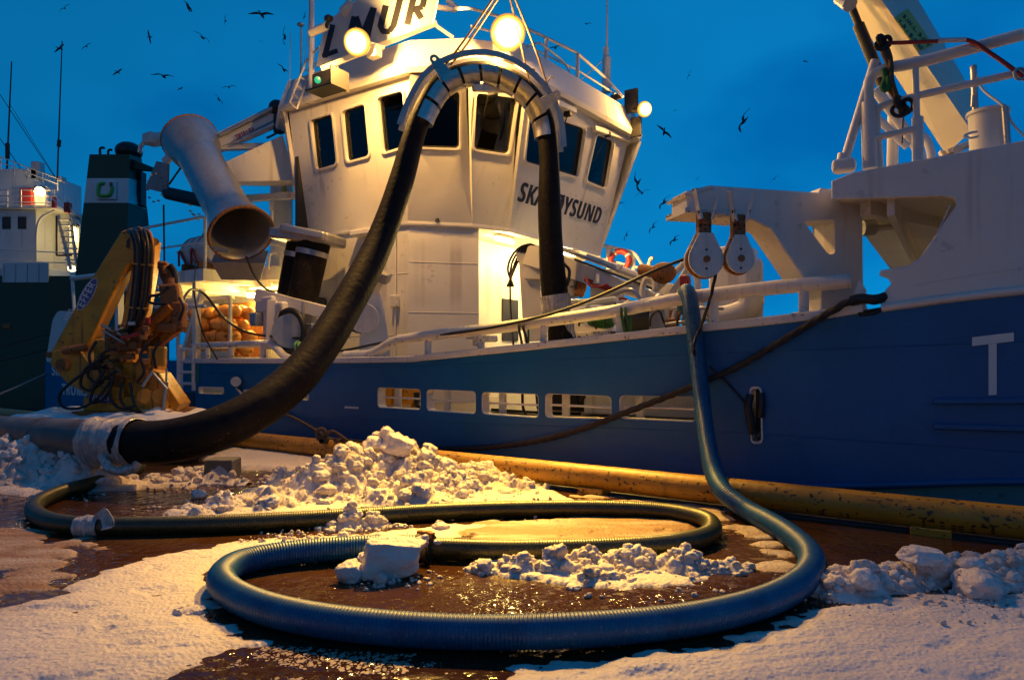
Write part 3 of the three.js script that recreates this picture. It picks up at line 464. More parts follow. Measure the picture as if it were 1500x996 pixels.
// ------------------------------------------------------------------ ship: forecastle, gallows, rails
{
  const T0 = 0.0, fp = [[1220, 266], [1250, 254], [1500, 207], [1500, 427], [1302, 448], [1293, 436], [1300, 424], [1308, 416], [1303, 407], [1290, 402], [1292, 397], [1330, 391], [1348, 380], [1404, 300], [1400, 289], [1380, 286], [1220, 291]].map((p) => s2(...p));
  const ext = []; for (const p of fp) { ext.push(p); if (p === fp[2]) ext.push([BOW, s2(1500, 207)[1] + 0.25]); if (p === fp[2]) ext.push([BOW, topAt(BOW)]); }
  const g = extr(shapeOf(ext), 0.06, 0.008); g.translate(0, 0, -0.06); const fc = part('forecastle_side', g, M.white);
  const a = s2(1222, 268), b = s2(1500, 209);
  part('forecastle_deck', [prismY([[a[0], 0.07], [BOW, 0.07], [BOW, 9.1], [a[0], 9.1]], a[1] - 0.12, a[1] - 0.02)], M.white);
  for (let i = 0; i < 5; i++) part('deck_beam', box(V(a[0] + 0.5 + i * 0.75, a[1] - 0.24, -4.6), 0.07, 0.24, 8.9, 0.005), M.white);
  part('deck_beam', [beam(S(1268, 302, 0.5), S(1400, 330, 2.4), 0.12, 0.2), beam(S(1270, 330, 2.0), S(1385, 300, 2.0), 0.14, 0.16)], M.white);
  part('hydraulic_ram', [rod(S(1262, 334, 0.9), S(1310, 330, 1.3), 0.05), rod(S(1262, 334, 0.9), S(1280, 333, 1.0), 0.09, 0.09, 12)], M.galv);
  part('bulkhead', box(V(6.2, 2.3, -4.6), 0.06, 2.2, 9.0, 0), M.white);
  part('seam', [tube([S(1340, 418, -0.005), S(1420, 404, -0.005), S(1500, 392, -0.005)], 0.008, 12, 5), rod(S(1393, 300, -0.003), S(1340, 418, -0.003), 0.006)], M.white, fc);
  // rails on the forecastle
  const P = (px, py, t = 0.12) => S(px, py, t);
  part('forecastle_rail', pipe([P(1278, 246), P(1271, 115), P(1290, 101), P(1345, 92), P(1500, 50)], 0.055, 12), M.white);
  part('forecastle_rail', pipe([P(1290, 247, 0.13), P(1283, 160, 0.13), P(1300, 152, 0.13), P(1345, 140, 0.13), P(1500, 105, 0.13)], 0.036, 10), M.white);
  part('forecastle_rail', pipe([P(1280, 245, 0.1), P(1273, 210, 0.1), P(1285, 201, 0.1), P(1342, 189, 0.1)], 0.034, 10), M.white);
  part('rail_post', rod(P(1346, 240), P(1341, 84), 0.03), M.white); part('rail_post', rod(P(1346, 240), P(1345, 172), 0.052), M.white);
  part('rail_post', rod(P(1276, 247), P(1273, 150), 0.075), M.white);
  part('stay', [rod(P(1237, 238), P(1283, 88), 0.045), box(P(1237, 243), 0.22, 0.14, 0.16, 0.04), rod(P(1232, 240), P(1236, 225), 0.05)], M.white);
  part('rail_frame', [...pipe([P(1308, 245, 1.3), P(1310, 150, 1.3), P(1300, 120, 1.3)], 0.06, 10), ...pipe([P(1283, 130, 0.9), P(1345, 215, 1.2), P(1352, 240, 1.3)], 0.055, 10), ...pipe([P(1366, 236, 1.5), P(1364, 215, 1.5), P(1354, 196, 1.5), P(1330, 190, 1.3)], 0.045, 10), ...pipe([P(1283, 170, 0.9), P(1330, 215, 1.1)], 0.04, 10)], M.white);
  // drum ventilator and short posts
  const dv = part('ventilator', [rod(P(1451, 228, 0.5), P(1448, 166, 0.5), 0.165, 0.165, 24), rod(P(1448, 168, 0.5), P(1448, 163, 0.5), 0.185, 0.18, 24), tube([P(1432, 193, 0.3), P(1421, 195, 0.25), P(1413, 199, 0.25), P(1421, 202, 0.25), P(1434, 200, 0.3)], 0.012)], M.white);
  part('post', [rod(P(1430, 165, 0.45), P(1427, 100, 0.45), 0.028), mv(new THREE.SphereGeometry(0.032, 8, 6), P(1427, 99, 0.45)), rod(P(1427, 140, 0.43), P(1426, 156, 0.43), 0.02)], M.galv);
  part('post', [rod(P(1477, 212, 0.3), P(1473, 158, 0.3), 0.03), rod(P(1473, 158, 0.3), P(1470, 158, 0.3), 0.04)], M.galv);
  part('wire_guard', tube([P(1429, 105, 0.45), P(1440, 130, 0.4), P(1473, 158, 0.3), P(1484, 180, 0.3), P(1502, 200, 0.3)], 0.012, 30, 6), M.white);
}
{ // loading crane boom on the forecastle: a box beam, one wide face turned to the bridge
  const r0 = PX(1283, -14, 9.0), r1 = PX(1424, 192, 9.0), l0 = PX(1236, -8, 9.55), l1 = PX(1386, 226, 9.55), g0 = PX(1338, -14, 9.5), g1 = PX(1434, 150, 9.5);
  const b0 = l0.clone().add(g0).sub(r0), b1 = l1.clone().add(g1).sub(r1), lp = (l) => [...l, l[0]].map(L), lo = lp([l1, r1, g1, b1]), hi = lp([l0, r0, g0, b0]);
  const boom = part('crane_boom', [loft(lo, hi), loft(lo.slice(0, 2), [lo[3], lo[2]])], M.whiteWarm, ship, 'loading crane boom rising over the forecastle');
  part('boom_ram', [rod(D(1244, 0, 9.3), D(1278, 84, 9.3), 0.05), rod(D(1258, 36, 9.3), D(1296, 128, 9.3), 0.075)], M.darkSteel, boom);
  part('boom_pin', [rod(D(1232, -4, 9.3), D(1246, 6, 9.1), 0.1)], M.galv, boom); part('boom_pin', [rod(D(1403, 219, 9.35), D(1404, 219, 9.1), 0.06)], M.galv, boom);
  part('boom_foot', [beam(D(1384, 226, 9.4), D(1428, 208, 9.3), 0.3, 0.06), beam(D(1386, 222, 9.4), D(1394, 238, 9.3), 0.2, 0.06), beam(D(1388, 236, 9.35), D(1430, 222, 9.4), 0.3, 0.05)], M.whiteWarm, boom);
  const n = r1.clone().sub(r0).cross(g0.clone().sub(r0)).normalize(); if (n.z < 0) n.negate(); const o = r0.clone();
  part('load_plate', toShip(plate([[1311, 26], [1331, 12], [1368, 66], [1347, 75]], o.clone().addScaledVector(n, 0.015), n, 0.012)), mat({ color: rgb(0.55, 0.42, 0.03), roughness: 0.5 }), boom);
  const put = (txt, a, b, h) => { const oo = o.clone().addScaledVector(n, 0.018), A = WP(...a, oo, n), B = WP(...b, oo, n); const g = letters(txt, 0.11, 0.004), bb = g.boundingBox, k = A.distanceTo(B) / (bb.max.x - bb.min.x); g.scale(k, k * h, 1); g.translate(-bb.min.x * k, 0, 0); g.applyMatrix4(frame(A, B.clone().sub(A), n)); return toShip(g); };
  part('plate_lettering', [put('S.W.L. 3.0 T', [1323, 24], [1361, 69], 1.2)], M.letter, boom); part('plate_lettering', [put('1.3 - 8.0 M', [1316, 31], [1350, 73], 1.2)], M.letter, boom);
}
// gallows: a welded plate arm turned partly outboard
const GB = V(0.976, 0, -0.217), GN = V(0.217, 0, 0.976), GO = PX(1235, 400, 7.35);
{
  const pl = (poly, dz, depth, holes = [], bv = 0.012) => toShip(plate(poly, GO.clone().addScaledVector(GN, dz), GN, depth, holes, bv));
  const ga = part('gallows', pl([[1008, 281], [1040, 273], [1200, 284], [1204, 277], [1262, 284], [1264, 470], [1204, 470], [1204, 412], [1186, 418], [1128, 333], [1096, 318], [1045, 311], [1008, 309]], 0, 0.34, [[[1176, 324], [1222, 322], [1223, 372], [1213, 373]]]), M.white);
  part('arm_flange', pl([[1004, 304], [1045, 309], [1096, 315], [1096, 319], [1045, 313], [1004, 311]], 0.05, 0.44, [], 0.003), M.whiteWorn, ga);
  part('arm_flange', pl([[1003, 283], [1042, 272], [1045, 274], [1005, 287]], 0.04, 0.42, [], 0.003), M.whiteWorn, ga);
  part('post_foot', pl([[1203, 455], [1270, 452], [1272, 472], [1200, 474]], 0.06, 0.46), M.white, ga);
}
function block(c, w, h, r, d) {                     // hanging rope block: two cheek plates on a sheave, shackle above
  const o = PX(c[0], c[1], d), t = thing('rope_block', '', 'rope block', o);
  const k = d / F, W2 = w * k, H2 = h * k, R = r * k;
  const out = [[-W2, H2], [W2, H2]]; for (let i = 0; i <= 16; i++) { const a = 0.35 - i / 16 * (Math.PI + 0.7); out.push([Math.cos(a) * R, Math.sin(a) * R]); }
  for (const z of [0.05, -0.07]) { const g = extr(shapeOf(out), 0.022, 0.004); g.translate(0, 0, z); part('cheek_plate', g, M.whiteWorn, t); }
  part('sheave', [new THREE.TorusGeometry(R * 0.92, 0.03, 8, 28), new THREE.CylinderGeometry(R * 0.9, R * 0.9, 0.06, 24).rotateX(Math.PI / 2)], M.rusty, t);
  part('pin', new THREE.CylinderGeometry(0.035, 0.035, 0.19, 10).rotateX(Math.PI / 2), M.rusty, t);
  part('shackle', [box(V(0, H2 + 0.09, 0), 0.14, 0.26, 0.1, 0.02), rod(V(0, H2 + 0.12, -0.09), V(0, H2 + 0.12, 0.09), 0.03)], M.rusty, t);
  part('hanger', [taperBeam(V(-0.13, H2 + 0.44, 0.1), V(-0.06, H2 + 0.14, 0.07), 0.05, 0.03, 0.05, 0.03), taperBeam(V(0.13, H2 + 0.44, 0.1), V(0.06, H2 + 0.14, 0.07), 0.05, 0.03, 0.05, 0.03)], M.whiteWorn, t);
  t.rotation.y = 0.12; return t;
}
tag(block([1031, 381], 10, 38, 26, 6.95), 'larger worn white rope block hanging at the tip of the gallows arm', 'rope block');
tag(block([1081, 380], 8, 34, 21, 7.0), 'smaller rope block with peeled black foot, second from the gallows tip', 'rope block');
// ---- foredeck machinery
{
  const cr = part('deck_crane', [beam(D(782, 500, 12.6), D(774, 378, 12.6), 0.36, 0.36), taperBeam(D(772, 392, 12.5), D(838, 402, 12.4), 0.3, 0.42, 0.3, 0.3), beam(D(806, 500, 12.5), D(808, 420, 12.5), 0.15, 0.2), rod(D(770, 372, 12.4), D(770, 372, 12.9), 0.18, 0.18, 16)], M.white, ship, 'folded deck crane on the foredeck');
  part('boom', [taperBeam(D(775, 372, 12.45), D(968, 440, 11.2), 0.24, 0.40, 0.2, 0.17, V(0, 1, 0))], M.white, cr);
  part('boom_extension', [taperBeam(D(900, 395, 12.0), D(985, 432, 11.2), 0.16, 0.1, 0.16, 0.1)], M.white, cr);
  part('lift_ram', [rod(D(860, 376, 11.8), D(985, 422, 11.0), 0.06, 0.05, 12), rod(D(905, 392, 11.5), D(910, 394, 11.47), 0.08, 0.08, 12), rod(D(940, 405, 11.28), D(945, 407, 11.25), 0.075, 0.075, 12)], M.white, cr);
  part('lift_ram', [rod(D(800, 356, 12.3), D(985, 424, 11.4), 0.04)], M.galv, cr);
  part('boom_head', [box(D(980, 430, 11.0), 0.2, 0.3, 0.24), rod(D(985, 440, 10.9), D(1000, 405, 10.9), 0.045), rod(D(985, 440, 10.9), D(1000, 408, 10.7), 0.03)], M.white, cr);
  part('hose_bundle', [0, 1, 2, 3].map((i) => tube([D(752 - i * 3, 420, 12.5 - i * 0.03), D(744 + i * 5, 392 - i * 3, 12.5), D(757 + i * 4, 366 + i, 12.4), D(778 + i * 3, 358 + i, 12.3), D(800 + i * 2, 372 + i, 12.2)], 0.022, 24, 6)), M.black, cr);
  part('hose_bundle', [tube([D(747, 410, 12.4), D(748, 450, 12.5), D(752, 505, 12.6)], 0.02, 12, 6), ...[0, 1, 2].map((i) => tube([D(822, 386 + i * 2, 12.2), D(838 + i * 2, 390, 12.1), D(838 + i, 405, 12.1), D(832 + i * 2, 425, 12.2)], 0.03, 16, 6))], M.darkSteel, cr);
  part('hook_block', [box(D(835, 422, 12.1), 0.26, 0.36, 0.2, 0.04), box(D(840, 412, 12.0), 0.12, 0.2, 0.16, 0.03)], M.galv, cr);
  part('hook_block', [box(D(850, 424, 12.0), 0.2, 0.26, 0.14, 0.04, 0.4, 0, -0.35)], M.rusty, cr);
  part('red_ram', [rod(D(858, 410, 11.8), D(895, 424, 11.5), 0.05)], M.red, cr);
  // low casings and winch behind the rail
  part('deck_house', [box(S(868, 452, 4.0).setY(1.6), 1.4, 1.9, 1.3, 0.03), box(S(880, 452, 4.6).setY(1.5), 0.5, 1.6, 1.3, 0.03)], M.white);
  part('hatch_coaming', [box(S(920, 480, 3.9).setY(1.3), 2.6, 1.3, 1.4, 0.03)], M.whiteWorn);
  const wn = part('winch', [box(S(952, 495, 1.3).setY(1.15), 1.7, 0.9, 0.7, 0.04), beam(S(900, 470, 1.0), S(960, 462, 1.0), 0.12, 0.12)], M.white);
  part('winch_drum', [rod(S(925, 478, 1.0), S(965, 470, 1.0), 0.26, 0.26, 20)], M.darkSteel, wn);
  part('winch_flange', [rod(S(922, 478, 1.0), S(924, 478, 1.0), 0.36, 0.36, 24), rod(S(966, 470, 1.0), S(968, 470, 1.0), 0.36, 0.36, 24)], M.galv, wn);
  part('pipe_run', [tube([S(985, 470, 0.7), S(992, 450, 0.8), S(1005, 446, 0.8), S(1010, 470, 0.7)], 0.025, 20, 6), tube([S(1012, 480, 0.6), S(1020, 455, 0.6), S(1033, 450, 0.6), S(1040, 470, 0.6)], 0.022, 20, 6), tube([S(880, 440, 1.5), S(925, 425, 1.3), S(940, 440, 1.3)], 0.03, 20, 6), rod(S(960, 452, 0.5), S(1060, 452, 0.5), 0.02), rod(S(975, 475, 0.5), S(1050, 466, 0.5), 0.02)], M.galv);
  part('deck_elbow', [sweep([S(1040, 468, 1.6), S(1075, 462, 1.6), S(1098, 450, 1.6), S(1103, 425, 1.6)], () => 0.16, 30, 16)], M.white);
  part('vent_cowl', [rod(S(1098, 470, 3.0), S(1098, 388, 3.0), 0.2, 0.2, 20), mv(new THREE.SphereGeometry(0.2, 20, 10, 0, 6.283, 0, 1.57).scale(1, 0.7, 1), S(1098, 388, 3.0)), box(S(1075, 440, 3.0), 0.6, 1.6, 0.6, 0.05)], M.white);
  part('winch_motor', [rod(S(985, 462, 1.0), S(993, 462, 1.0), 0.12, 0.12, 14), box(S(985, 478, 0.7), 0.16, 0.2, 0.14, 0.03)], M.rusty);
  part('stay_frame', [rod(S(985, 430, 2.2), S(1018, 378, 2.0), 0.05), rod(S(960, 425, 2.5), S(1015, 375, 2.3), 0.05), rod(S(1018, 378, 2.0), S(1025, 440, 2.0), 0.05)], M.white);
  part('motor_cover', [mv(new THREE.SphereGeometry(0.16, 16, 12).scale(1.2, 1, 1), S(972, 400, 2.0)), rod(S(940, 395, 2.2), S(965, 400, 2.0), 0.09)], M.rusty);
  part('warning_panel', [box(S(1004, 420, 1.2), 0.12, 0.3, 0.16, 0.03)], M.red);
  // more gear crowded behind the rail
  part('boom_pipe', [rod(D(835, 369, 11.9), D(980, 424, 11.0), 0.025)], M.galv, cr); part('boom_pipe', [rod(D(842, 380, 11.75), D(960, 424, 11.0), 0.02)], M.darkSteel, cr);
  part('boom_strap', [beam(D(886, 394, 11.55), D(880, 418, 11.55), 0.03, 0.28)], M.galv, cr); part('boom_strap', [beam(D(930, 412, 11.2), D(926, 432, 11.2), 0.03, 0.24)], M.galv, cr); part('boom_plate', [box(D(876, 408, 11.3), 0.05, 0.14, 0.02, 0.004)], M.farWhite, cr);
  part('hose_loop', [tube([D(826, 386, 11.6), D(834, 396, 11.4), D(832, 414, 11.4), D(824, 430, 11.5), D(830, 446, 11.6)], 0.028, 24, 6)], M.black, cr); part('hose_loop', [tube([D(858, 404, 11.3), D(864, 418, 11.2), D(878, 420, 11.2), D(890, 416, 11.2)], 0.018, 24, 6)], M.red, cr);
  part('rail_frame', pipe([S(858, 476, 0.9), S(860, 444, 0.9), S(905, 436, 0.9), S(908, 470, 0.9)], 0.03), M.white); part('rail_frame', pipe([S(930, 472, 0.8), S(934, 442, 0.8), S(975, 434, 0.8), S(978, 468, 0.8)], 0.028), M.white);
  part('deck_pipe', [tube([S(838, 458, 1.8), S(870, 452, 1.7), S(900, 456, 1.7), S(925, 448, 1.7), S(960, 444, 1.6)], 0.06, 30, 10)], M.white); part('deck_pipe', [tube([S(850, 470, 1.3), S(890, 468, 1.3), S(930, 462, 1.2)], 0.04, 20, 8)], M.galvDull);
  part('cable_drum', [rod(S(1012, 462, 1.0), S(1022, 460, 1.0), 0.2, 0.2, 20)], M.rusty); part('drum_flange', [rod(S(1009, 462, 1.0), S(1011, 462, 1.0), 0.28, 0.28, 22)], M.white); part('drum_flange', [rod(S(1023, 460, 1.0), S(1025, 460, 1.0), 0.28, 0.28, 22)], M.white);
  part('air_pipe', [tube([S(942, 470, 2.4), S(942, 420, 2.4), S(948, 408, 2.4), S(958, 410, 2.4), S(960, 424, 2.4)], 0.05, 20, 8)], M.white); part('valve_wheel', [mv(new THREE.TorusGeometry(0.11, 0.018, 8, 20), S(912, 448, 1.4)), box(S(912, 448, 1.4), 0.2, 0.02, 0.02, 0)], M.red);
  part('vent_box', [box(S(890, 440, 3.2), 0.5, 0.6, 0.4, 0.04)], M.whiteWarm); part('coiled_rope', [0, 1, 2, 3].map((i) => mv(new THREE.TorusGeometry(0.16 - i * 0.012, 0.022, 8, 22).rotateX(1.3), S(880, 474 - i * 3, 0.7))), M.ropeGreen);
  for (const [px, t] of [[848, 0.6], [886, 0.55], [952, 0.5], [992, 0.45]]) part('stowed_cable', [tube([S(px, 478, t), S(px + 3, 462, t), S(px + 14, 456, t), S(px + 20, 470, t), S(px + 26, 482, t)], 0.014, 20, 6)], M.black);
  // bollard pieces on the bulwark top
  part('bollard', [box(S(700, 492, 0.4), 0.12, 0.3, 0.12, 0.02), box(S(712, 496, 0.4), 0.3, 0.1, 0.2, 0.03), box(S(690, 490, 0.45), 0.12, 0.14, 0.1)], M.whiteWorn);
  // port rail beyond
  part('port_rail', [...pipe([S(878, 358, 7.6), S(930, 370, 7.6), S(945, 395, 7.6), S(955, 430, 7.6)], 0.04), rod(S(892, 360, 7.6), S(893, 395, 7.6), 0.08), rod(S(928, 372, 7.6), S(928, 410, 7.6), 0.05), ...pipe([S(878, 378, 7.6), S(935, 392, 7.6)], 0.03), ...pipe([S(950, 400, 7.6), S(952, 378, 7.6), S(957, 378, 7.6)], 0.045), ...pipe([S(950, 385, 7.6), S(958, 405, 7.6)], 0.04)], M.white);
  part('reel', [rod(S(588, 583, 1.2), S(589, 583, 1.32), 0.42, 0.42, 28), rod(S(612, 580, 0.9), S(604, 600, 0.9), 0.06)], M.yellow);
  part('deck_pipe', [tube([S(610, 575, 0.8), S(612, 592, 0.8), S(622, 600, 0.8)], 0.05, 14, 8)], M.black);
  part('net_chute', [new THREE.CylinderGeometry(0.7, 0.7, 3.4, 20).rotateZ(Math.PI / 2).translate(S(960, 600, 2.2).x, 0.95, -2.2)], M.black);
  part('deck_hose', [tube([S(640, 603, 0.5), S(690, 606, 0.6), S(740, 606, 0.5), S(790, 610, 0.6)], 0.025, 20, 6), tube([S(720, 600, 0.9), S(780, 604, 0.9), S(850, 606, 0.8)], 0.025, 20, 6), tube([S(765, 575, 0.4), S(767, 600, 0.4), S(775, 612, 0.35)], 0.02, 16, 6), tube([S(845, 578, 0.35), S(848, 592, 0.35), S(857, 580, 0.35)], 0.018, 16, 6)], M.rubber);
}
{ const lb = thing('life_buoy', 'red life buoy hanging on the far rail behind the folded deck crane', 'life buoy', S(908, 382, 7.45).applyMatrix4(ship.matrixWorld), -0.5);
  part('ring', new THREE.TorusGeometry(0.23, 0.07, 12, 28), M.red, lb); for (let i = 0; i < 4; i++) part('band', new THREE.TorusGeometry(0.23, 0.073, 12, 6, 0.22).rotateZ(i * Math.PI / 2 + 0.4), M.farWhite, lb); }
// ------------------------------------------------------------------ ship: aft working deck
{
  const c = S(297, 393, 0.3), yT = c.y, x0 = c.x - 3.6;
  part('boat_deck', [prismY([[x0, 0.3], [c.x, 0.3], [c.x, 4.5], [x0, 4.5]], yT - 0.24, yT)], M.white);
  for (let i = 0; i < 4; i++) part('deck_beam', box(V(c.x - 0.4 - i * 0.75, yT - 0.31, -2.4), 0.06, 0.14, 4.0, 0.004), M.white);
  part('pillar', [beam(V(c.x - 0.42, 0.7, -0.42), V(c.x - 0.42, yT - 0.24, -0.42), 0.12, 0.12), beam(V(c.x - 0.9, 1.5, -0.42), V(c.x - 0.2, yT - 0.4, -0.42), 0.1, 0.1)], M.white);
  part('pillar', [beam(V(x0 + 0.2, 0.7, -0.42), V(x0 + 0.2, yT - 0.24, -0.42), 0.14, 0.14)], M.white);
  const dh = part('deck_house', [box(V(-9.2, 1.9, -3.6), 4.2, 2.5, 2.6, 0.03)], M.white, ship, 'aft deckhouse lit by the lamp under the boat deck');
  part('light_locker', [box(V(-5.9, 1.9, -3.2), 0.1, 2.4, 2.0, 0.02)], M.white);
  const p = V(-7.75, yT - 0.42, -1.5), q = V(-7.1, yT - 0.42, -1.9);
  const f = part('strip_lamp', [beam(p.clone().add(V(0, 0.07, 0)), q.clone().add(V(0, 0.07, 0)), 0.2, 0.06)], M.white, ship, 'lamp under the boat deck'); part('lamp_tube', [rod(p, q, 0.055)], glow(1, 0.86, 0.42, 16), f); for (const k of [0.2, 0.8]) lamp(p.clone().lerp(q, k).add(V(0, -0.1, 0)), 28, rgb(1, 0.66, 0.16), 0.06, ship);
  // float bin
  const b0 = V(-9.1, 1.5, -0.75), bw = 1.85, bh = 1.2, bd = 0.9, bin = part('float_bin', [box(V(b0.x + bw / 2, b0.y - 0.04, b0.z - bd / 2), bw, 0.08, bd), ...[0, bw].map((x) => box(V(b0.x + x, b0.y + bh / 2, b0.z), 0.06, bh, 0.06)), ...[0, bw].map((x) => box(V(b0.x + x, b0.y + bh / 2, b0.z - bd), 0.1, bh, 0.1)), box(V(b0.x + bw / 2, b0.y + bh, b0.z), bw, 0.09, 0.09), box(V(b0.x + bw / 2, b0.y + 0.06, b0.z), bw, 0.12, 0.06)], M.white);
  part('bin_back', box(V(b0.x + bw / 2, b0.y + bh / 2, b0.z - bd - 0.05), bw, bh, 0.03), M.rusty, bin);
  const proto = thing('net_float', 'orange net float piled in the lit bin behind the yellow crane', 'net float', V(0, 0, 0), 0, 'orange net floats in the bin');
  part('ball', new THREE.SphereGeometry(0.15, 14, 10).scale(1, 0.92, 1), M.orange, proto); part('bung', [new THREE.CylinderGeometry(0.03, 0.03, 0.31, 8).rotateX(Math.PI / 2)], M.rusty, proto);
  let k = 0; for (let row = 0; row < 4; row++) for (let col = 0; col < 6; col++) for (let lay = 0; lay < 2; lay++) {
    const o = k++ ? proto.clone() : proto; if (k > 1) { o.name = numbered('net_float'); scene.add(o); }
    { const nth = ['leftmost', 'second from left', 'third from left', 'third from right', 'second from right', 'rightmost'][col], rw = ['bottom', 'second lowest', 'second highest', 'top'][row]; o.userData.label = lay ? `orange float at the back, ${nth} in the ${rw} row of the bin` : `orange float in front, ${nth} in the ${rw} row of the bin`; }
    o.position.copy(V(b0.x + 0.2 + col * 0.29 + (row % 2) * 0.12 + rr(-0.04, 0.04), b0.y + 0.15 + row * 0.255 + rr(-0.03, 0.03), b0.z - 0.16 - lay * 0.3 + rr(-0.06, 0.06)).applyMatrix4(ship.matrixWorld)); o.rotation.set(rr(-1, 1), rr(0, 6), rr(-1, 1)); o.scale.setScalar(rr(0.85, 1.12));
  }
  // railing and liferaft on the boat deck
  part('boat_deck_rail', [...pipe([V(c.x - 2.6, yT, -0.4), V(c.x - 2.6, yT + 1.05, -0.4), V(c.x - 0.1, yT + 1.05, -0.4), V(c.x - 0.1, yT, -0.4)], 0.03), rod(V(c.x - 2.6, yT + 0.55, -0.4), V(c.x - 0.1, yT + 0.55, -0.4), 0.02)], M.white);
}
{ const c = S(300, 368, 1.0).applyMatrix4(ship.matrixWorld), t = thing('liferaft_canister', 'white liferaft canister with bands lying on the boat deck', 'liferaft', c, ship.rotation.y - 0.1);
  part('canister', [new THREE.CylinderGeometry(0.31, 0.31, 0.95, 24).rotateZ(Math.PI / 2), mv(new THREE.SphereGeometry(0.31, 24, 12).scale(0.5, 1, 1), V(0.475, 0, 0)), mv(new THREE.SphereGeometry(0.31, 24, 12).scale(0.5, 1, 1), V(-0.475, 0, 0))], M.white, t);
  for (const x of [-0.35, -0.05, 0.25]) part('band', new THREE.TorusGeometry(0.315, 0.02, 8, 28).rotateY(Math.PI / 2).translate(x, 0, 0), M.galv, t);
  part('seam', box(V(0, 0, 0), 1.3, 0.03, 0.64, 0.01), M.white, t);
  part('cradle', [box(V(-0.35, -0.36, 0), 0.08, 0.16, 0.66), box(V(0.35, -0.36, 0), 0.08, 0.16, 0.66)], M.rusty, t);
  part('strap', [tube([V(-0.55, -0.3, 0.3), V(-0.4, 0, 0.36), V(-0.2, -0.3, 0.32)], 0.025, 14, 6), tube([V(0, -0.3, 0.3), V(0.15, 0, 0.36), V(0.3, -0.3, 0.32)], 0.025, 14, 6), box(V(0.4, 0.3, 0.1), 0.3, 0.06, 0.2)], M.red, t); }
{ // net roller, its crane, the second block
  const a = D(278, 205, 14.3), b = D(353, 342, 12.5), pr = [[0.36, 0.0], [0.56, 0.0]], Lh = a.distanceTo(b);
  const prof = [[0.50, 0.0], [0.555, 0.0], [0.565, 0.04], [0.555, 0.10], [0.50, 0.42], [0.43, 0.62], [0.415, 0.8], [0.415, Lh - 0.85], [0.43, Lh - 0.62], [0.50, Lh - 0.36], [0.575, Lh - 0.06], [0.59, Lh - 0.02], [0.575, Lh + 0.03], [0.545, Lh + 0.02], [0.52, Lh - 0.08], [0.46, Lh - 0.38], [0.37, Lh - 0.85], [0.37, Lh - 2.4]];
  const g = lathe(prof, 40); g.translate(0, -Lh / 2, 0); orient(g, a, b);
  const nr = part('net_roller', [g, orient(new THREE.CylinderGeometry(0.5, 0.5, 0.03, 36), a, a.clone().lerp(b, 0.01))], M.galv, ship, 'large galvanised net roller with flared ends');
  part('roller_inside', [orient(new THREE.CylinderGeometry(0.37, 0.37, 0.04, 28), b.clone().lerp(a, 0.75), b.clone().lerp(a, 0.76))], M.rusty, nr);
  part('rim', [orient(new THREE.TorusGeometry(0.575, 0.028, 10, 44).rotateX(Math.PI / 2), b, b.clone().add(b.clone().sub(a).normalize().multiplyScalar(0.01))), orient(new THREE.TorusGeometry(0.555, 0.025, 10, 44).rotateX(Math.PI / 2), a, a.clone().lerp(b, 0.003))], M.rusty, nr);
  part('support_rod', [rod(D(268, 230, 13.8), D(310, 322, 12.3), 0.022), rod(D(309, 362, 12.1), D(334, 366, 11.9), 0.012), rod(D(309, 366, 12.1), D(334, 369, 11.9), 0.012)], M.galv, nr);
  part('roller_cradle', [taperBeam(D(355, 402, 13.2), D(352, 375, 13.0), 0.7, 0.5, 0.95, 0.6), rod(D(375, 405, 13.4), D(362, 360, 13.2), 0.07)], M.galvDull, nr);
  // white arm from the wheelhouse to the roller
  part('roller_arm', [taperBeam(D(330, 256, 13.9), D(425, 236, 14.2), 0.34, 0.36, 0.5, 0.95), rod(D(318, 268, 13.7), D(330, 252, 13.9), 0.25)], M.white, ship, 'tapered white arm carrying the net roller');
  const tc = part('knuckle_crane', [beam(D(316, 212, 14.6), D(408, 166, 14.6), 0.3, 0.3), beam(D(322, 216, 14.6), D(416, 214, 14.6), 0.16, 0.12)], M.white, ship, 'white knuckle crane with red lettering behind the roller');
  part('crane_ram', [rod(D(322, 198, 14.4), D(400, 158, 14.4), 0.05), rod(D(356, 204, 14.4), D(404, 182, 14.4), 0.07), rod(D(340, 210, 14.4), D(360, 203, 14.4), 0.04)], M.galv, tc);
  part('crane_head', [mv(new THREE.SphereGeometry(0.17, 12, 8), D(405, 158, 14.5)), box(D(408, 182, 14.4), 0.16, 0.4, 0.2, 0.04), tube([D(402, 150, 14.4), D(412, 165, 14.3), D(410, 190, 14.3), D(395, 200, 14.3), D(390, 202, 14.3)], 0.025, 20, 6)], M.darkSteel, tc);
  { const g = letters('TRIPLEX', 0.2, 0.01), bb = g.boundingBox, A = PX(346, 205, 14.38), B = PX(374, 192, 14.38), k = A.distanceTo(B) / (bb.max.x - bb.min.x); g.scale(k, k * 1.25, 1); g.translate(-bb.min.x * k, 0, 0); g.applyMatrix4(frame(A, B.clone().sub(A), V(0, 0, 1))); part('crane_lettering', toShip(g), M.red, tc); }
  part('support_column', [rod(D(412, 420, 15), D(412, 262, 15), 0.24, 0.24, 18), rod(D(404, 412, 14.8), D(404, 392, 14.8), 0.3, 0.3, 20)], M.white);
  part('hazard_plate', box(D(416, 272, 14.6), 0.12, 0.34, 0.02, 0.003), mat({ color: rgb(0.6, 0.42, 0.02), roughness: 0.5 }));
  part('cross_arm', [beam(D(360, 291, 14.7), D(450, 285, 14.2), 0.12, 0.14), box(D(400, 300, 14.5), 0.16, 0.22, 0.1), rod(D(399, 305, 14.5), D(398, 340, 14.5), 0.03)], M.white);
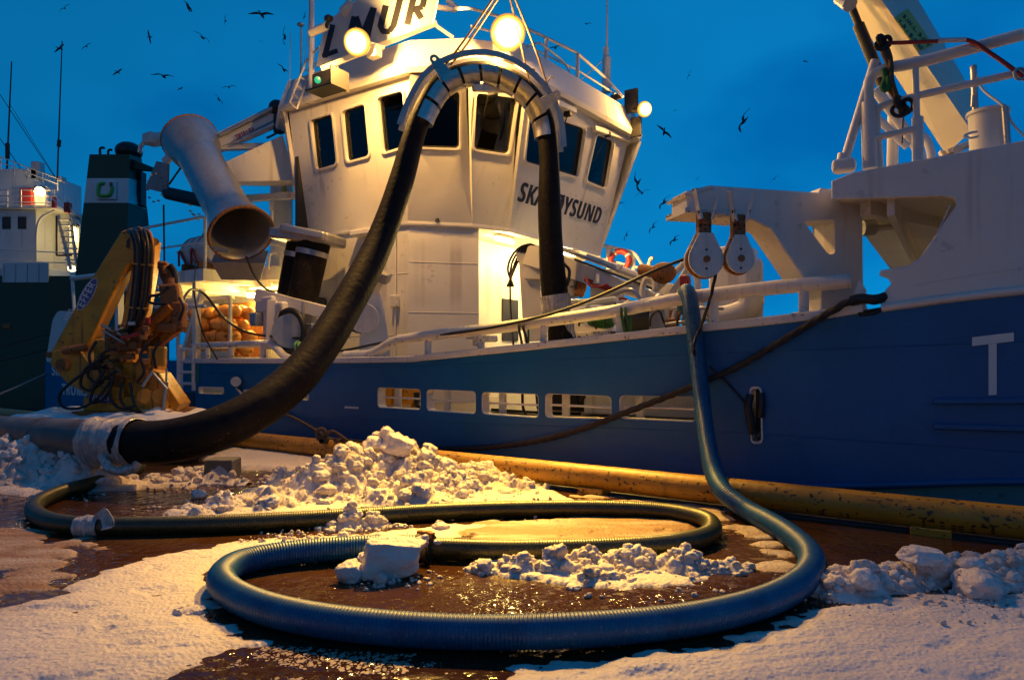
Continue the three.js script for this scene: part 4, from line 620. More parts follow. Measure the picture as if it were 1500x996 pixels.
  part('aft_rail', [rod(D(395, 345, 14.3), D(420, 348, 14.2), 0.02), rod(D(395, 358, 14.3), D(420, 361, 14.2), 0.02), tube([D(392, 395, 14.3), D(396, 372, 14.3), D(408, 372, 14.3), D(410, 390, 14.3)], 0.03, 16, 6)], M.white);
  // second block: two cheek discs on a dark axle, hung from a boom end
  const bl = part('net_block', [rod(D(245, 283, 14.2), D(305, 296, 13.5), 0.13, 0.13, 16)], M.black, ship, 'dark axle and two pierced discs of the second net block');
  const disc = (p, n, r) => { const s = new THREE.Shape(); s.absarc(0, 0, r, 0, 6.2832); for (let i = 0; i < 10; i++) { const h = new THREE.Path(); h.absarc(Math.cos(i * 0.628) * r * 0.62, Math.sin(i * 0.628) * r * 0.62, r * 0.13, 0, 6.2832); s.holes.push(h); } const h = new THREE.Path(); h.absarc(0, 0, r * 0.22, 0, 6.2832); s.holes.push(h); const g = extr(s, 0.05, 0.012, 18); g.applyMatrix4(frame(p, V(0, 1, 0).cross(n), n)); return g; };
  const n1 = V(-0.62, -0.05, 0.6).applyMatrix4(new THREE.Matrix4().makeRotationY(0.25)).normalize(), nS = V(0.02, -0.06, 1).normalize();
  part('cheek_disc', [disc(D(226, 276, 14.1), nS, 0.46)], M.galvDull, bl); part('cheek_plate', [taperBeam(D(229, 280, 14.25), D(238, 238, 14.2), 0.8, 0.05, 0.4, 0.05, nS)], M.galvDull, bl);
  part('cheek_disc', [disc(D(291, 298, 13.6), nS, 0.52), disc(D(286, 297, 13.7), nS, 0.42)], M.galvDull, bl);
  part('boom_end', [box(D(223, 204, 14.4), 0.34, 0.24, 0.3, 0.04), rod(D(228, 204, 14.4), D(248, 203, 14.4), 0.14, 0.16, 14), tube([D(212, 206, 14.4), D(205, 216, 14.4), D(204, 224, 14.4)], 0.05, 12, 6), beam(D(240, 238, 14.2), D(255, 222, 14.1), 0.1, 0.14)], M.white, bl);
  part('block_wire', [rod(D(268, 240, 14.1), D(247, 270, 14.1), 0.02), rod(D(239, 300, 14), D(240, 385, 14), 0.018)], M.black, bl);
}
{ // fish pump on the working deck
  const p = D(433, 440, 12.6), q = D(452, 350, 12.6), w = V(0.24, 0, 0.05);
  const fp = part('fish_pump', [rod(p.clone().sub(w), q.clone().sub(w), 0.25, 0.27, 22), rod(p.clone().add(w), q.clone().add(w), 0.27, 0.29, 22)], M.rubber, ship, 'black twin fish pump barrel with a metal head');
  const a = D(408, 345, 12.7), b = D(494, 353, 12.4); part('pump_head', [orient(new RoundedBoxGeometry(0.75, a.distanceTo(b), 0.2, 3, 0.06), a, b), orient(new RoundedBoxGeometry(0.7, 0.9, 0.16, 3, 0.05), D(425, 338, 12.5), D(486, 350, 12.3))], M.galv, fp);
  part('pump_band', [rod(p.clone().sub(w).lerp(q.clone().sub(w), 0.7), p.clone().sub(w).lerp(q.clone().sub(w), 0.78), 0.275, 0.28, 22), rod(p.clone().add(w).lerp(q.clone().add(w), 0.7), p.clone().add(w).lerp(q.clone().add(w), 0.78), 0.292, 0.297, 22)], M.galv, fp);
  // winch under it
  const wn = part('trawl_winch', [beam(D(378, 432, 12.4), D(486, 460, 12.0), 0.22, 0.22), box(D(418, 478, 12.4), 0.55, 0.85, 0.6, 0.05), box(D(450, 480, 12.6), 0.9, 0.7, 0.5, 0.05), box(D(398, 447, 12.4), 0.5, 0.3, 0.4, 0.05), beam(D(398, 500, 12.2), D(400, 440, 12.2), 0.2, 0.16)], M.white, ship, 'white trawl winch at the rail under the pump');
  part('winch_rim', [orient(new THREE.TorusGeometry(0.36, 0.055, 10, 30).rotateX(Math.PI / 2), D(425, 485, 11.9), D(421, 485, 11.85).lerp(D(425, 485, 11.9), 0.5))], M.black, wn);
  part('winch_drum', [rod(D(425, 485, 12.3), D(424, 485, 11.92), 0.3, 0.3, 26)], M.galv, wn);
  part('winch_motor', [box(D(376, 468, 12.3), 0.2, 0.24, 0.2, 0.03), box(D(452, 478, 11.8), 0.25, 0.1, 0.1, 0.02), rod(D(444, 442, 11.9), D(442, 492, 11.9), 0.03), rod(D(410, 448, 11.9), D(402, 470, 11.9), 0.03)], M.galv, wn);
  // sheave bracket at the rail
  const sb = part('sheave_bracket', [taperBeam(D(548, 522, 11.2), D(546, 420, 11.3), 0.5, 0.16, 0.24, 0.16), beam(D(512, 520, 11.3), D(560, 520, 11.2), 0.3, 0.1), beam(D(545, 425, 11.2), D(557, 404, 11.1), 0.16, 0.16)], M.white, ship, 'white bracket with a sheave at the bulwark');
  part('sheave', [rod(D(532, 466, 11.0), D(534, 466, 11.14), 0.24, 0.24, 24)], M.white, sb);
  part('sheave_groove', [rod(D(527, 466, 11.12), D(529, 466, 11.24), 0.25, 0.25, 24)], M.darkSteel, sb);
  part('bracket_lamp', [box(D(559, 405, 11), 0.26, 0.17, 0.22, 0.02, 0.4, 0.3, -0.4)], M.galv, sb);
  part('bulwark_rail', [...pipe([D(505, 521, 10.9), D(548, 519, 10.8)], 0.07)], M.white, sb);
}
// ------------------------------------------------------------------ quay, water, snow
const QN = 6.99, RY = ship.rotation.y;
const onQ = (a, y, n) => V(0, y, 0).addScaledVector(AX, a).addScaledVector(AN, n);
const inPoly = (P, x, z) => { let c = false; for (let i = 0, j = P.length - 1; i < P.length; j = i++) { const a = P[i], b = P[j]; if ((a[1] > z) !== (b[1] > z) && x < (b[0] - a[0]) * (z - a[1]) / (b[1] - a[1]) + a[0]) c = !c; } return c; };
function sd(P, x, z) { let m = 1e9; for (let i = 0, j = P.length - 1; i < P.length; j = i++) { const a = P[i], b = P[j], ex = b[0] - a[0], ez = b[1] - a[1], k = clamp(((x - a[0]) * ex + (z - a[1]) * ez) / (ex * ex + ez * ez)); const dx = x - a[0] - ex * k, dz = z - a[1] - ez * k; const q = dx * dx + dz * dz; if (q < m) m = q; } m = Math.sqrt(m); return inPoly(P, x, z) ? m : -m; }
const gp = (l) => l.map((p) => { const g = G(p[0], p[1]); return [g.x, g.z]; });
const quayTop = tex(512, (u, v) => { const n = fbm(u * 8, v * 8, 1, 5), m = sstep(-0.05, 0.35, fbm(u * 5 + 3, v * 5, 2, 4)); return srgbOf(mixc([0.050 + 0.02 * n, 0.0195 + 0.009 * n, 0.007 + 0.003 * n], [0.10, 0.055, 0.035], m * 0.5)); }, 5);
const rippleBump = tex(512, (u, v) => { const n = 0.5 + 0.42 * fbm(u * 9, v * 9, 2, 3) + 0.2 * fbm(u * 34, v * 34, 6, 3); return [n, n, n]; }, 1.7, false);
const wetRough = tex(256, (u, v) => { const n = 0.06 + 0.20 * sstep(0.05, 0.4, fbm(u * 7, v * 7, 8, 4)); return [n, n, n]; }, 3, false);
M.wet = new THREE.MeshPhysicalMaterial({ map: quayTop, roughness: 1, roughnessMap: wetRough, bumpMap: rippleBump, bumpScale: 0.03, ior: 1.36 });
M.sea = mat({ color: rgb(0.004, 0.008, 0.012), roughness: 0.08, bumpMap: rippleBump, bumpScale: 0.05 });
{
  const q = new THREE.BoxGeometry(90, 2.2, 46); q.translate(0, -1.102, 0); q.rotateY(RY); const c = onQ(0, 0, QN - 23); q.translate(c.x, 0, c.z);
  tag(mesh('quay', q, M.concrete), null, null, null, 'structure');
  const w = new THREE.BoxGeometry(89.9, 0.002, 45.5); w.rotateY(RY); const d = onQ(0, 0, QN - 0.22 - 22.75); w.translate(d.x, 0, d.z); tag(mesh('wet_ground', w, M.wet), null, null, null, 'structure');
  const s = new THREE.PlaneGeometry(3000, 3000).rotateX(-Math.PI / 2).translate(0, -1.25, -400); tag(mesh('sea', s, M.sea), null, null, null, 'structure');
}
const SNOW = [
  { p: gp([[95, 852], [140, 832], [230, 802], [330, 788], [450, 780], [600, 768], [690, 762], [760, 758], [745, 775], [690, 792], [640, 800], [500, 806], [410, 818], [352, 836], [345, 885], [378, 915], [428, 944], [350, 968], [270, 1003], [120, 1100], [-500, 1100], [-700, 930], [0, 888], [60, 868]]), h: 0.024, e: 0.34, dirt: 0.04 },
  { streak: 1, p: gp([[640, 1030], [700, 985], [745, 966], [850, 960], [1000, 942], [1100, 917], [1190, 877], [1240, 866], [1350, 864], [1500, 858], [2100, 930], [2100, 1200], [600, 1200]]), h: 0.032, e: 0.32, dirt: 0.0 },
  { p: gp([[680, 836], [720, 824], [900, 818], [1000, 822], [1105, 832], [1080, 845], [960, 860], [850, 862], [760, 848]]), h: 0.022, e: 0.06, dirt: 0.05 },
  { p: gp([[-800, 690], [0, 698], [180, 700], [290, 713], [100, 724], [-100, 726], [-800, 745]]), h: 0.05, e: 0.15, dirt: 0.1 },
  { p: gp([[296, 672], [345, 650], [490, 655], [500, 682], [430, 692], [330, 688]]), h: 0.05, e: 0.12, dirt: 0.05 },
  { p: gp([[230, 757], [330, 738], [400, 700], [440, 680], [560, 675], [640, 672], [730, 702], [830, 724], [838, 738], [700, 743], [560, 750], [400, 760]]), h: 0.05, e: 0.12, dirt: 0.06 },
  { p: gp([[690, 770], [760, 758], [900, 752], [1000, 762], [1032, 778], [1000, 791], [850, 798], [695, 796]]), h: 0.018, e: 0.07, dirt: 0.9, slush: 0.11 },
  { p: gp([[1000, 735], [1060, 748], [1140, 788], [1172, 815], [1150, 838], [1108, 832], [1132, 806], [1080, 776], [1010, 754], [930, 740]]), h: 0.012, e: 0.06, dirt: 0.55, slush: 0.09 },
  { p: gp([[-200, 770], [60, 780], [140, 800], [100, 850], [0, 885], [-300, 890]]), h: 0.012, e: 0.1, dirt: 0.72, slush: 0.12 },
  { p: gp([[830, 724], [950, 735], [1000, 738], [930, 744], [835, 738]]), h: 0.012, e: 0.1, dirt: 0.6, slush: 0.08 },
];
for (const s of SNOW) { s.x0 = Math.min(...s.p.map((p) => p[0])) - 0.3; s.x1 = Math.max(...s.p.map((p) => p[0])) + 0.3; s.z0 = Math.min(...s.p.map((p) => p[1])) - 0.3; s.z1 = Math.max(...s.p.map((p) => p[1])) + 0.3; }
function snowAt(x, z) {                             // height over the wet ground and how brown it is
  let best = -0.02, dirt = 0;
  for (const s of SNOW) {
    if (x < s.x0 || x > s.x1 || z < s.z0 || z > s.z1) continue;
    let q = sd(s.p, x, z) + (0.12 * fbm(x * 1.9 + 4, z * 1.9, 3, 2) + 0.16 * fbm(x * 7, z * 9, 13, 5));
    if (s.slush) q = Math.min(q, 0.3) * 0.6 + s.slush * (fbm(x * 3.0 + 1.5 * noise(x, z * 2, 5), z * 7.5, 9, 4) * 2.0 + 0.05);
    const k = sstep(-0.06, s.e, q), hgt = -0.02 + k * (s.h + 0.02) ;
    if (hgt > best) { best = hgt; dirt = s.dirt * (s.slush ? 1.1 + 0.9 * fbm(x * 2.2 + noise(x, z * 2, 5), z * 9, 19, 3) : 1) + Math.pow(1 - k, 1.5) * 0.75; }
  }
  if (best > -0.019) {
    const a = clamp((best + 0.01) / 0.04);
    best += a * (0.020 * fbm(x * 1.3, z * 1.3, 6, 3) + 0.010 * fbm(x * 7, z * 10, 2, 3) + 0.0075 * fbm(x * 24, z * 24, 1, 3) * sstep(-0.35, 0.3, fbm(x * 1.6, z * 1.6, 51, 3)));
    const pit = sstep(0.24, 0.40, fbm(x * 4 + 9, z * 6, 12, 3)); best -= 0.016 * pit * a; const tr = Math.abs(noise(x * 0.9 + z * 3.1, z * 0.4 - x * 0.5, 31)); best -= 0.010 * a * (1 - sstep(0.02, 0.16, tr)) * (0.6 + 0.4 * noise(x * 14, z * 14, 3)); best += 0.007 * a * noise(x * 3 + z * 2, z * 22 + x * 5, 17) * sstep(0.0, 0.3, noise(x * 0.8, z * 0.8, 40));
  }
  return [best, dirt];
}
M.snow = mat({ color: 0xffffff, vertexColors: true, roughness: 0.62, bumpMap: tex(256, (u, v) => { const n = 0.5 + 0.5 * fbm(u * 44, v * 44, 4, 4); return [n, n, n]; }, 0.8, false), bumpScale: 0.0115 });
M.snowCrumb = mat({ color: rgb(0.62, 0.52, 0.47), roughness: 0.7 });
const snowCol = (d, n) => { const c = mixc([0.68, 0.60, 0.56], [0.23, 0.115, 0.055], clamp(d)); return c.map((v) => v * (1 + 0.06 * n)); };
{
  const grids = [[-5.2, 6.4, -6.2, -1.9, 0.019], [-13, 5, -11.6, -6.2, 0.04]], parts = [];
  for (const [x0, x1, z0, z1, st] of grids) {
    const nx = Math.ceil((x1 - x0) / st), nz = Math.ceil((z1 - z0) / st), h = new Float32Array((nx + 1) * (nz + 1)), P = [], C = [], U = [], I = [], id = new Int32Array(h.length).fill(-1), dd = new Float32Array(h.length);
    for (let j = 0; j <= nz; j++) for (let i = 0; i <= nx; i++) { const r = snowAt(x0 + i * st, z0 + j * st); h[j * (nx + 1) + i] = r[0]; dd[j * (nx + 1) + i] = r[1]; }
    const vert = (k) => { if (id[k] < 0) { const x = x0 + (k % (nx + 1)) * st, z = z0 + Math.floor(k / (nx + 1)) * st; id[k] = P.length / 3; P.push(x, h[k], z); const c = snowCol(dd[k] + 0.25 * Math.max(0, fbm(x * 1.7, z * 2.6, 4, 4) - 0.12), fbm(x * 3, z * 3, 8, 3)); C.push(...c); U.push(x, z); } return id[k]; };
    for (let j = 0; j < nz; j++) for (let i = 0; i < nx; i++) { const a = j * (nx + 1) + i, b = a + 1, c = a + nx + 1, d = c + 1; if (Math.max(h[a], h[b], h[c], h[d]) < -0.012) continue; const q = onQ(0, 0, 0); const n = (x0 + i * st) * AN.x + (z0 + j * st) * AN.z; if (n > QN - 0.15) continue; I.push(vert(a), vert(c), vert(b), vert(b), vert(c), vert(d)); }
    const g = new THREE.BufferGeometry(); g.setAttribute('position', new THREE.Float32BufferAttribute(P, 3)); g.setAttribute('color', new THREE.Float32BufferAttribute(C, 3)); g.setAttribute('uv', new THREE.Float32BufferAttribute(U, 2)); g.setIndex(I); g.computeVertexNormals(); parts.push(g);
  }
  const o = new THREE.Mesh(mergeGeometries(parts), M.snow); o.name = 'snow_cover'; o.receiveShadow = o.castShadow = true; o.userData.kind = 'structure'; scene.add(o);
}
// lumps of wet snow
const LUMPS = [];
for (let k = 0; k < 9; k++) {
  const g0 = new THREE.IcosahedronGeometry(1, 7); g0.deleteAttribute('normal'); g0.deleteAttribute('uv'); const g = mergeVertices(g0), p = g.attributes.position, v = V();
  for (let i = 0; i < p.count; i++) { v.fromBufferAttribute(p, i); const bl = (f, q) => { const n = Math.abs(noise(v.x * f + q, v.y * f + k, v.z * f)); return 1 - Math.sqrt(Math.max(0, 1 - n)) * 1; }, r = 1 + 0.5 * fbm(v.x * 1.2 + k * 7, v.y * 1.2, v.z * 1.2, 2) + 0.30 * bl(2.4, 3) + 0.16 * bl(5.2, 9) + 0.06 * noise(v.x * 10, v.y * 10, v.z * 10 + k); v.multiplyScalar(r); v.y *= 0.82; p.setXYZ(i, v.x, v.y, v.z); }
  g.computeVertexNormals(); LUMPS.push(g.toNonIndexed());
}
const LOW = LUMPS.map((_, k) => { const g0 = new THREE.IcosahedronGeometry(1, 3); g0.deleteAttribute('normal'); g0.deleteAttribute('uv'); const g = mergeVertices(g0), p = g.attributes.position, v = V(); for (let i = 0; i < p.count; i++) { v.fromBufferAttribute(p, i); const r = 1 + 0.5 * fbm(v.x * 1.4 + k * 7, v.y * 1.4, v.z * 1.4, 2) + 0.22 * noise(v.x * 4, v.y * 4, v.z * 4 + k); v.multiplyScalar(r); v.y *= 0.85; p.setXYZ(i, v.x, v.y, v.z); } g.computeVertexNormals(); return g.toNonIndexed(); });
class Heap {
  constructor() { this.P = []; this.N = []; this.C = []; this.m = new THREE.Matrix4(); this.nm = new THREE.Matrix3(); }
  add(src, pos, sc, rot, col) {
    this.m.compose(pos, new THREE.Quaternion().setFromEuler(rot), sc); this.nm.getNormalMatrix(this.m);
    const p = src.attributes.position, n = src.attributes.normal, a = V();
    for (let i = 0; i < p.count; i++) { a.fromBufferAttribute(p, i).applyMatrix4(this.m); this.P.push(a.x, a.y, a.z); a.fromBufferAttribute(n, i).applyMatrix3(this.nm).normalize(); this.N.push(a.x, a.y, a.z); this.C.push(col[0], col[1], col[2]); }
  }
  done(o = V()) { const g = new THREE.BufferGeometry(), f = new Float32Array(this.P); for (let i = 0; i < f.length; i += 3) { f[i] -= o.x; f[i + 1] -= o.y; f[i + 2] -= o.z; } g.setAttribute('position', new THREE.BufferAttribute(f, 3)); g.setAttribute('normal', new THREE.Float32BufferAttribute(this.N, 3)); g.setAttribute('color', new THREE.Float32BufferAttribute(this.C, 3)); const uv = new Float32Array(f.length / 3 * 2); for (let i = 0, k = 0; i < f.length; i += 3, k += 2) { uv[k] = f[i] + f[i + 1] * 0.3; uv[k + 1] = f[i + 2] + f[i + 1]; } g.setAttribute('uv', new THREE.BufferAttribute(uv, 2)); return g; }
}
const lumpCol = () => snowCol(Math.max(0, rr(-0.06, 0.34)), rr(-1, 1));
function heap(name, label, cones, count, r0, r1, opt = {}) {
  const hp = new Heap(), cs = cones.map(([px, py, r, h]) => { const g = G(px, py); return { x: g.x, z: g.z, r, h }; });
  const rough = clamp(Math.max(...cones.map((c) => c[3])) / 0.36 , 0.16, 1);
  const hAt = (x, z) => { let m = 0; const wx = x + 0.16 * fbm(x * 2.4, z * 2.4, 11, 2), wz = z + 0.16 * fbm(x * 2.4, z * 2.4, 21, 2); for (const c of cs) { const d = Math.hypot(wx - c.x, (wz - c.z) * (opt.sq || 1)) / c.r; if (d < 1) m = Math.max(m, c.h * (1 - d) * (1 + 0.45 * (1 - d))); } if (m <= 0) return 0; const e = clamp(m / 0.09) * rough; return m * (1 + 0.45 * fbm(x * 2.6, z * 2.6, 5, 3)) + e * (0.14 * Math.abs(noise(x * 4.2 + 3, z * 4.2, 7)) + 0.075 * Math.abs(noise(x * 12, z * 12, m * 6)) + 0.026 * Math.abs(noise(x * 27, z * 27, m * 14)) + 0.010 * Math.abs(noise(x * 58, z * 58, m * 30)) - 0.04); };
  const mid = G(cones[0][0], cones[0][1]), tot = cs.reduce((a, c) => a + c.r * c.r, 0);
  { // solid core under the lumps
    const x0 = Math.min(...cs.map((c) => c.x - c.r)), x1 = Math.max(...cs.map((c) => c.x + c.r)), z0 = Math.min(...cs.map((c) => c.z - c.r)), z1 = Math.max(...cs.map((c) => c.z + c.r));
    const nx = Math.min(340, Math.ceil((x1 - x0) / 0.014)), nz = Math.min(200, Math.ceil((z1 - z0) / 0.014)); const g = new THREE.PlaneGeometry(x1 - x0, z1 - z0, nx, nz).rotateX(-Math.PI / 2).translate((x0 + x1) / 2, 0, (z0 + z1) / 2), p = g.attributes.position;
    for (let i = 0; i < p.count; i++) { const h = hAt(p.getX(i), p.getZ(i)); p.setY(i, h > 0.004 ? h : -0.05); } g.computeVertexNormals(); const q = g.toNonIndexed(); const at = hp.C.length; hp.add(q, V(), V(1, 1, 1), new THREE.Euler(), [1, 1, 1]); const qp = q.attributes.position; for (let i = 0; i < qp.count; i++) { const c = snowCol(clamp(0.17 + 0.6 * fbm(qp.getX(i) * 3.2, qp.getZ(i) * 3.2, 8, 4) + (opt.dirt || 0), 0, 0.5), 0); hp.C[at + i * 3] = c[0]; hp.C[at + i * 3 + 1] = c[1]; hp.C[at + i * 3 + 2] = c[2]; }
  }
  for (let i = 0; i < count * (rough < 0.6 ? 0.8 : 0.36); i++) {
    let pick = rnd() * tot, c = cs[0]; for (const q of cs) { pick -= q.r * q.r; if (pick < 0) { c = q; break; } }
    const a = rr(0, 6.283), d = Math.pow(rnd(), 0.6) * c.r * 1.03, x = c.x + Math.cos(a) * d, z = c.z + Math.sin(a) * d / (opt.sq || 1), h = hAt(x, z), s = (r0 + (r1 - r0) * Math.pow(rnd(), 2.6)) * (h < 0.03 ? 0.7 : 1);
    hp.add(s > 0.062 ? LUMPS[i % 9] : LOW[i % 9], V(x, Math.max(s * 0.25, h + s * rr(-0.55, 0.25)), z), V(s * rr(0.8, 1.25), s * rr(0.75, 1.1), s * rr(0.8, 1.25)), new THREE.Euler(rr(-0.5, 0.5), rr(0, 6.28), rr(-0.5, 0.5)), lumpCol());
  }
  if (opt.extra) opt.extra(hp);
  const o = new THREE.Mesh(hp.done(V(mid.x, 0, mid.z)), M.snow); o.name = numbered(name); o.position.set(mid.x, 0, mid.z); o.castShadow = o.receiveShadow = true; scene.add(o); return tag(o, label, 'snow heap');
}
const slabGeo = (() => { const g = new THREE.BoxGeometry(1, 1, 1, 18, 14, 14).toNonIndexed(), p = g.attributes.position, v = V(); for (let i = 0; i < p.count; i++) { v.fromBufferAttribute(p, i); v.addScaledVector(v.clone().normalize(), 0.16 * fbm(v.x * 1.7 + 3, v.y * 1.7, v.z * 1.7, 2) + 0.07 * fbm(v.x * 6, v.y * 6, v.z * 6, 3) - 0.13 * Math.pow(v.length() / 0.87, 5)); if (v.y > -0.1) v.y *= 1.05 - 0.5 * (v.x + 0.4); v.x += 0.10 * v.y; v.z *= 1 - 0.35 * (v.y + 0.4); p.setXYZ(i, v.x, v.y, v.z); } g.deleteAttribute('normal'); g.deleteAttribute('uv'); const q = mergeVertices(g); q.computeVertexNormals(); const r = q.toNonIndexed(); return r; })();
heap('snow_heap', 'tall heap of lumpy snow in front of the bulwark of the blue ship', [[566, 712, 0.80, 0.46], [515, 722, 0.72, 0.34], [462, 730, 0.55, 0.22], [625, 718, 0.7, 0.26], [610, 738, 0.5, 0.14], [560, 742, 0.4, 0.12], [700, 712, 0.5, 0.16], [660, 722, 0.5, 0.16], [755, 722, 0.42, 0.06], [400, 744, 0.42, 0.09], [330, 750, 0.36, 0.06], [275, 753, 0.28, 0.03]], 3600, 0.010, 0.075, { extra: (hp) => { const p = PX(583, 650, 7.75); hp.add(slabGeo, p, V(0.34, 0.2, 0.3), new THREE.Euler(0.25, 0.4, -0.38), [0.68, 0.60, 0.56]); hp.add(LUMPS[2], PX(548, 650, 7.8), V(0.11, 0.07, 0.12), new THREE.Euler(0.3, 1, 0.2), [0.68, 0.60, 0.56]); hp.add(LUMPS[4], PX(515, 660, 7.7), V(0.12, 0.09, 0.12), new THREE.Euler(0.3, 2, 0.2), [0.68, 0.60, 0.56]); } });
heap('snow_heap', 'bluish heap of snow blocks in front of the long steel pipe at left', [[45, 706, 0.6, 0.34], [105, 709, 0.5, 0.27], [70, 704, 0.5, 0.36], [10, 704, 0.5, 0.34], [-60, 704, 0.7, 0.5], [155, 712, 0.32, 0.13], [-160, 704, 0.9, 0.5]], 1300, 0.014, 0.085);
heap('snow_heap', 'ridge of snow lumps from the blue hose to the right edge', [[1220, 866, 0.24, 0.07], [1262, 858, 0.24, 0.10], [1300, 852, 0.26, 0.09], [1345, 846, 0.28, 0.11], [1400, 848, 0.26, 0.10], [1455, 848, 0.30, 0.12], [1510, 850, 0.36, 0.14], [1600, 855, 0.5, 0.16]], 900, 0.010, 0.06, { extra: (hp) => { hp.add(slabGeo, G(1352, 812, 0.19), V(0.27, 0.09, 0.2), new THREE.Euler(0.1, 0.3, -0.12), [0.68, 0.60, 0.56]); hp.add(LUMPS[1], G(1265, 850, 0.1), V(0.09, 0.075, 0.085), new THREE.Euler(0, 1, 0), [0.68, 0.60, 0.56]); hp.add(LUMPS[6], G(1425, 830, 0.12), V(0.075, 0.06, 0.07), new THREE.Euler(0, 2, 0), [0.68, 0.60, 0.56]); hp.add(LUMPS[3], G(1370, 830, 0.1), V(0.1, 0.09, 0.09), new THREE.Euler(0, 2, 0), [0.68, 0.60, 0.56]); } });
heap('snow_heap', 'low bank of slushy lumps between the two loops of hose', [[705, 836, 0.16, 0.04], [760, 836, 0.22, 0.07], [820, 834, 0.24, 0.08], [860, 828, 0.26, 0.10], [930, 832, 0.28, 0.09], [1000, 834, 0.26, 0.07], [1060, 835, 0.2, 0.04], [880, 846, 0.25, 0.05]], 620, 0.012, 0.055, { sq: 1.4 });
heap('snow_heap', 'small crumbly heap leaning against the olive hose', [[515, 772, 0.26, 0.12], [485, 774, 0.16, 0.06], [545, 772, 0.18, 0.08], [580, 772, 0.1, 0.02]], 220, 0.014, 0.05, { sq: 1.2 });
heap('snow_heap', 'row of melting lumps in the puddle below the black hose', [[285, 704, 0.3, 0.14], [320, 706, 0.28, 0.12], [250, 708, 0.2, 0.07], [345, 710, 0.15, 0.03], [225, 706, 0.2, 0.05]], 130, 0.02, 0.085);
heap('snow_heap', 'small loose heap of snow left of the tall heap', [[412, 706, 0.26, 0.12], [440, 702, 0.22, 0.08]], 70, 0.02, 0.06);
function lumpThing(px, py, sc, k, label, ry = 0, geo) { const g = G(px, py), hp = new Heap(); hp.add(geo || LUMPS[k], V(0, sc.y * 0.55, 0), sc, new THREE.Euler(0.05, ry, 0.06), [0.66, 0.57, 0.53]); for (let i = 0; i < (geo ? 5 : 14); i++) { const a = rr(0, 6.28), s = sc.x * (geo ? rr(0.06, 0.13) : rr(0.12, 0.32)); hp.add(LUMPS[i % 9], V(Math.cos(a) * sc.x * rr(0.5, 0.95), rr(0.1, 1.15) * sc.y, Math.sin(a) * sc.z * rr(0.5, 0.95)), V(s, s * 0.8, s), new THREE.Euler(a, a * 2, 0), lumpCol()); } const o = new THREE.Mesh(hp.done(), M.snow); o.name = numbered('snow_lump'); o.position.set(g.x, 0, g.z); o.castShadow = o.receiveShadow = true; scene.add(o); return tag(o, label, 'snow lump'); }
lumpThing(572, 842, V(0.42, 0.25, 0.28), 0, 'large angular snow block standing in the brown puddle inside the hose loop', 0.25, slabGeo).rotation.z = -0.06;
lumpThing(514, 851, V(0.085, 0.085, 0.08), 5, 'snow lump left of the large angular block in the puddle', 0.5);
lumpThing(1432, 872, V(0.13, 0.11, 0.12), 7, 'single white snow ball lying on smooth snow at right', 1.2);
lumpThing(645, 777, V(0.07, 0.05, 0.07), 3, 'small greyish lump at the edge of the brown slush inside the olive loop', 2);
lumpThing(503, 788, V(0.04, 0.034, 0.04), 6, 'tiny lump on smooth snow below the small crumbly heap', 2);
lumpThing(276, 899, V(0.09, 0.022, 0.06), 4, 'flat grey snow lump on the smooth snow at left', 0.4);
lumpThing(291, 729, V(0.075, 0.06, 0.07), 8, 'small lump alone in the puddle above the olive hose', 0.4);
lumpThing(840, 862, V(0.05, 0.02, 0.04), 8, 'small lump floating below the slushy bank', 0.4);
{ // ice flakes on the puddle in front and slush crumbs
  const g = new THREE.CylinderGeometry(1, 1.1, 0.25, 7), n = 900, o = new THREE.InstancedMesh(g, mat({ color: rgb(0.40, 0.28, 0.22), roughness: 0.3 }), n), m = new THREE.Matrix4(); let k = 0;
  const pol = gp([[230, 1030], [395, 944], [560, 958], [750, 963], [690, 1000], [650, 1060]]);
  while (k < n) { const gpx = rr(240, 760), gpy = rr(942, 1020), q = G(gpx, gpy); if (!inPoly(pol, q.x, q.z) || fbm(q.x * 5, q.z * 9, 3, 3) < -0.02 + 0.1 * rnd()) continue; const s = 0.0025 + 0.008 * Math.pow(rnd(), 2.5); m.compose(V(q.x, 0.003, q.z), new THREE.Quaternion().setFromEuler(new THREE.Euler(0, rr(0, 6), 0)), V(s * rr(0.8, 2), s * 0.8, s)); o.setMatrixAt(k++, m); }
  o.name = 'ice_flakes'; o.castShadow = o.receiveShadow = true; tag(o, 'small ice flakes drifting on the puddle in front of the blue hose', 'ice', null, 'stuff'); scene.add(o);
}
{ // crumbs of snow strewn over the quay
  const n = 1300, o = new THREE.InstancedMesh(LOW[3], M.snowCrumb, n), m = new THREE.Matrix4(); let k = 0, tries = 0;
  const spots = [[560, 740, 1.5], [300, 745, 0.7], [760, 745, 0.9], [900, 845, 0.9], [1300, 872, 0.8], [1450, 880, 0.5], [80, 722, 0.9], [290, 712, 0.6], [515, 785, 0.5], [580, 850, 0.35], [420, 790, 0.4]];
  while (k < n && tries++ < 90000) { const c = spots[Math.floor(rnd() * spots.length)], g = G(c[0], c[1]), a = rr(0, 6.28), d = c[2] * Math.pow(rnd(), 0.8), x = g.x + Math.cos(a) * d, z = g.z + Math.sin(a) * d * 0.7, h = Math.max(0, snowAt(x, z)[0]), s = 0.0035 + 0.016 * Math.pow(rnd(), 3); if (x * AN.x + z * AN.z > QN - 0.4) continue; m.compose(V(x, h + s * 0.4, z), new THREE.Quaternion().setFromEuler(new THREE.Euler(a, a * 3, 0)), V(s * rr(0.8, 1.4), s * 0.8, s)); o.setMatrixAt(k++, m); }
  o.count = k; o.name = 'snow_crumbs'; o.castShadow = o.receiveShadow = true; tag(o, 'small crumbs of snow strewn over the quay around the heaps', 'snow', null, 'stuff'); scene.add(o);
}
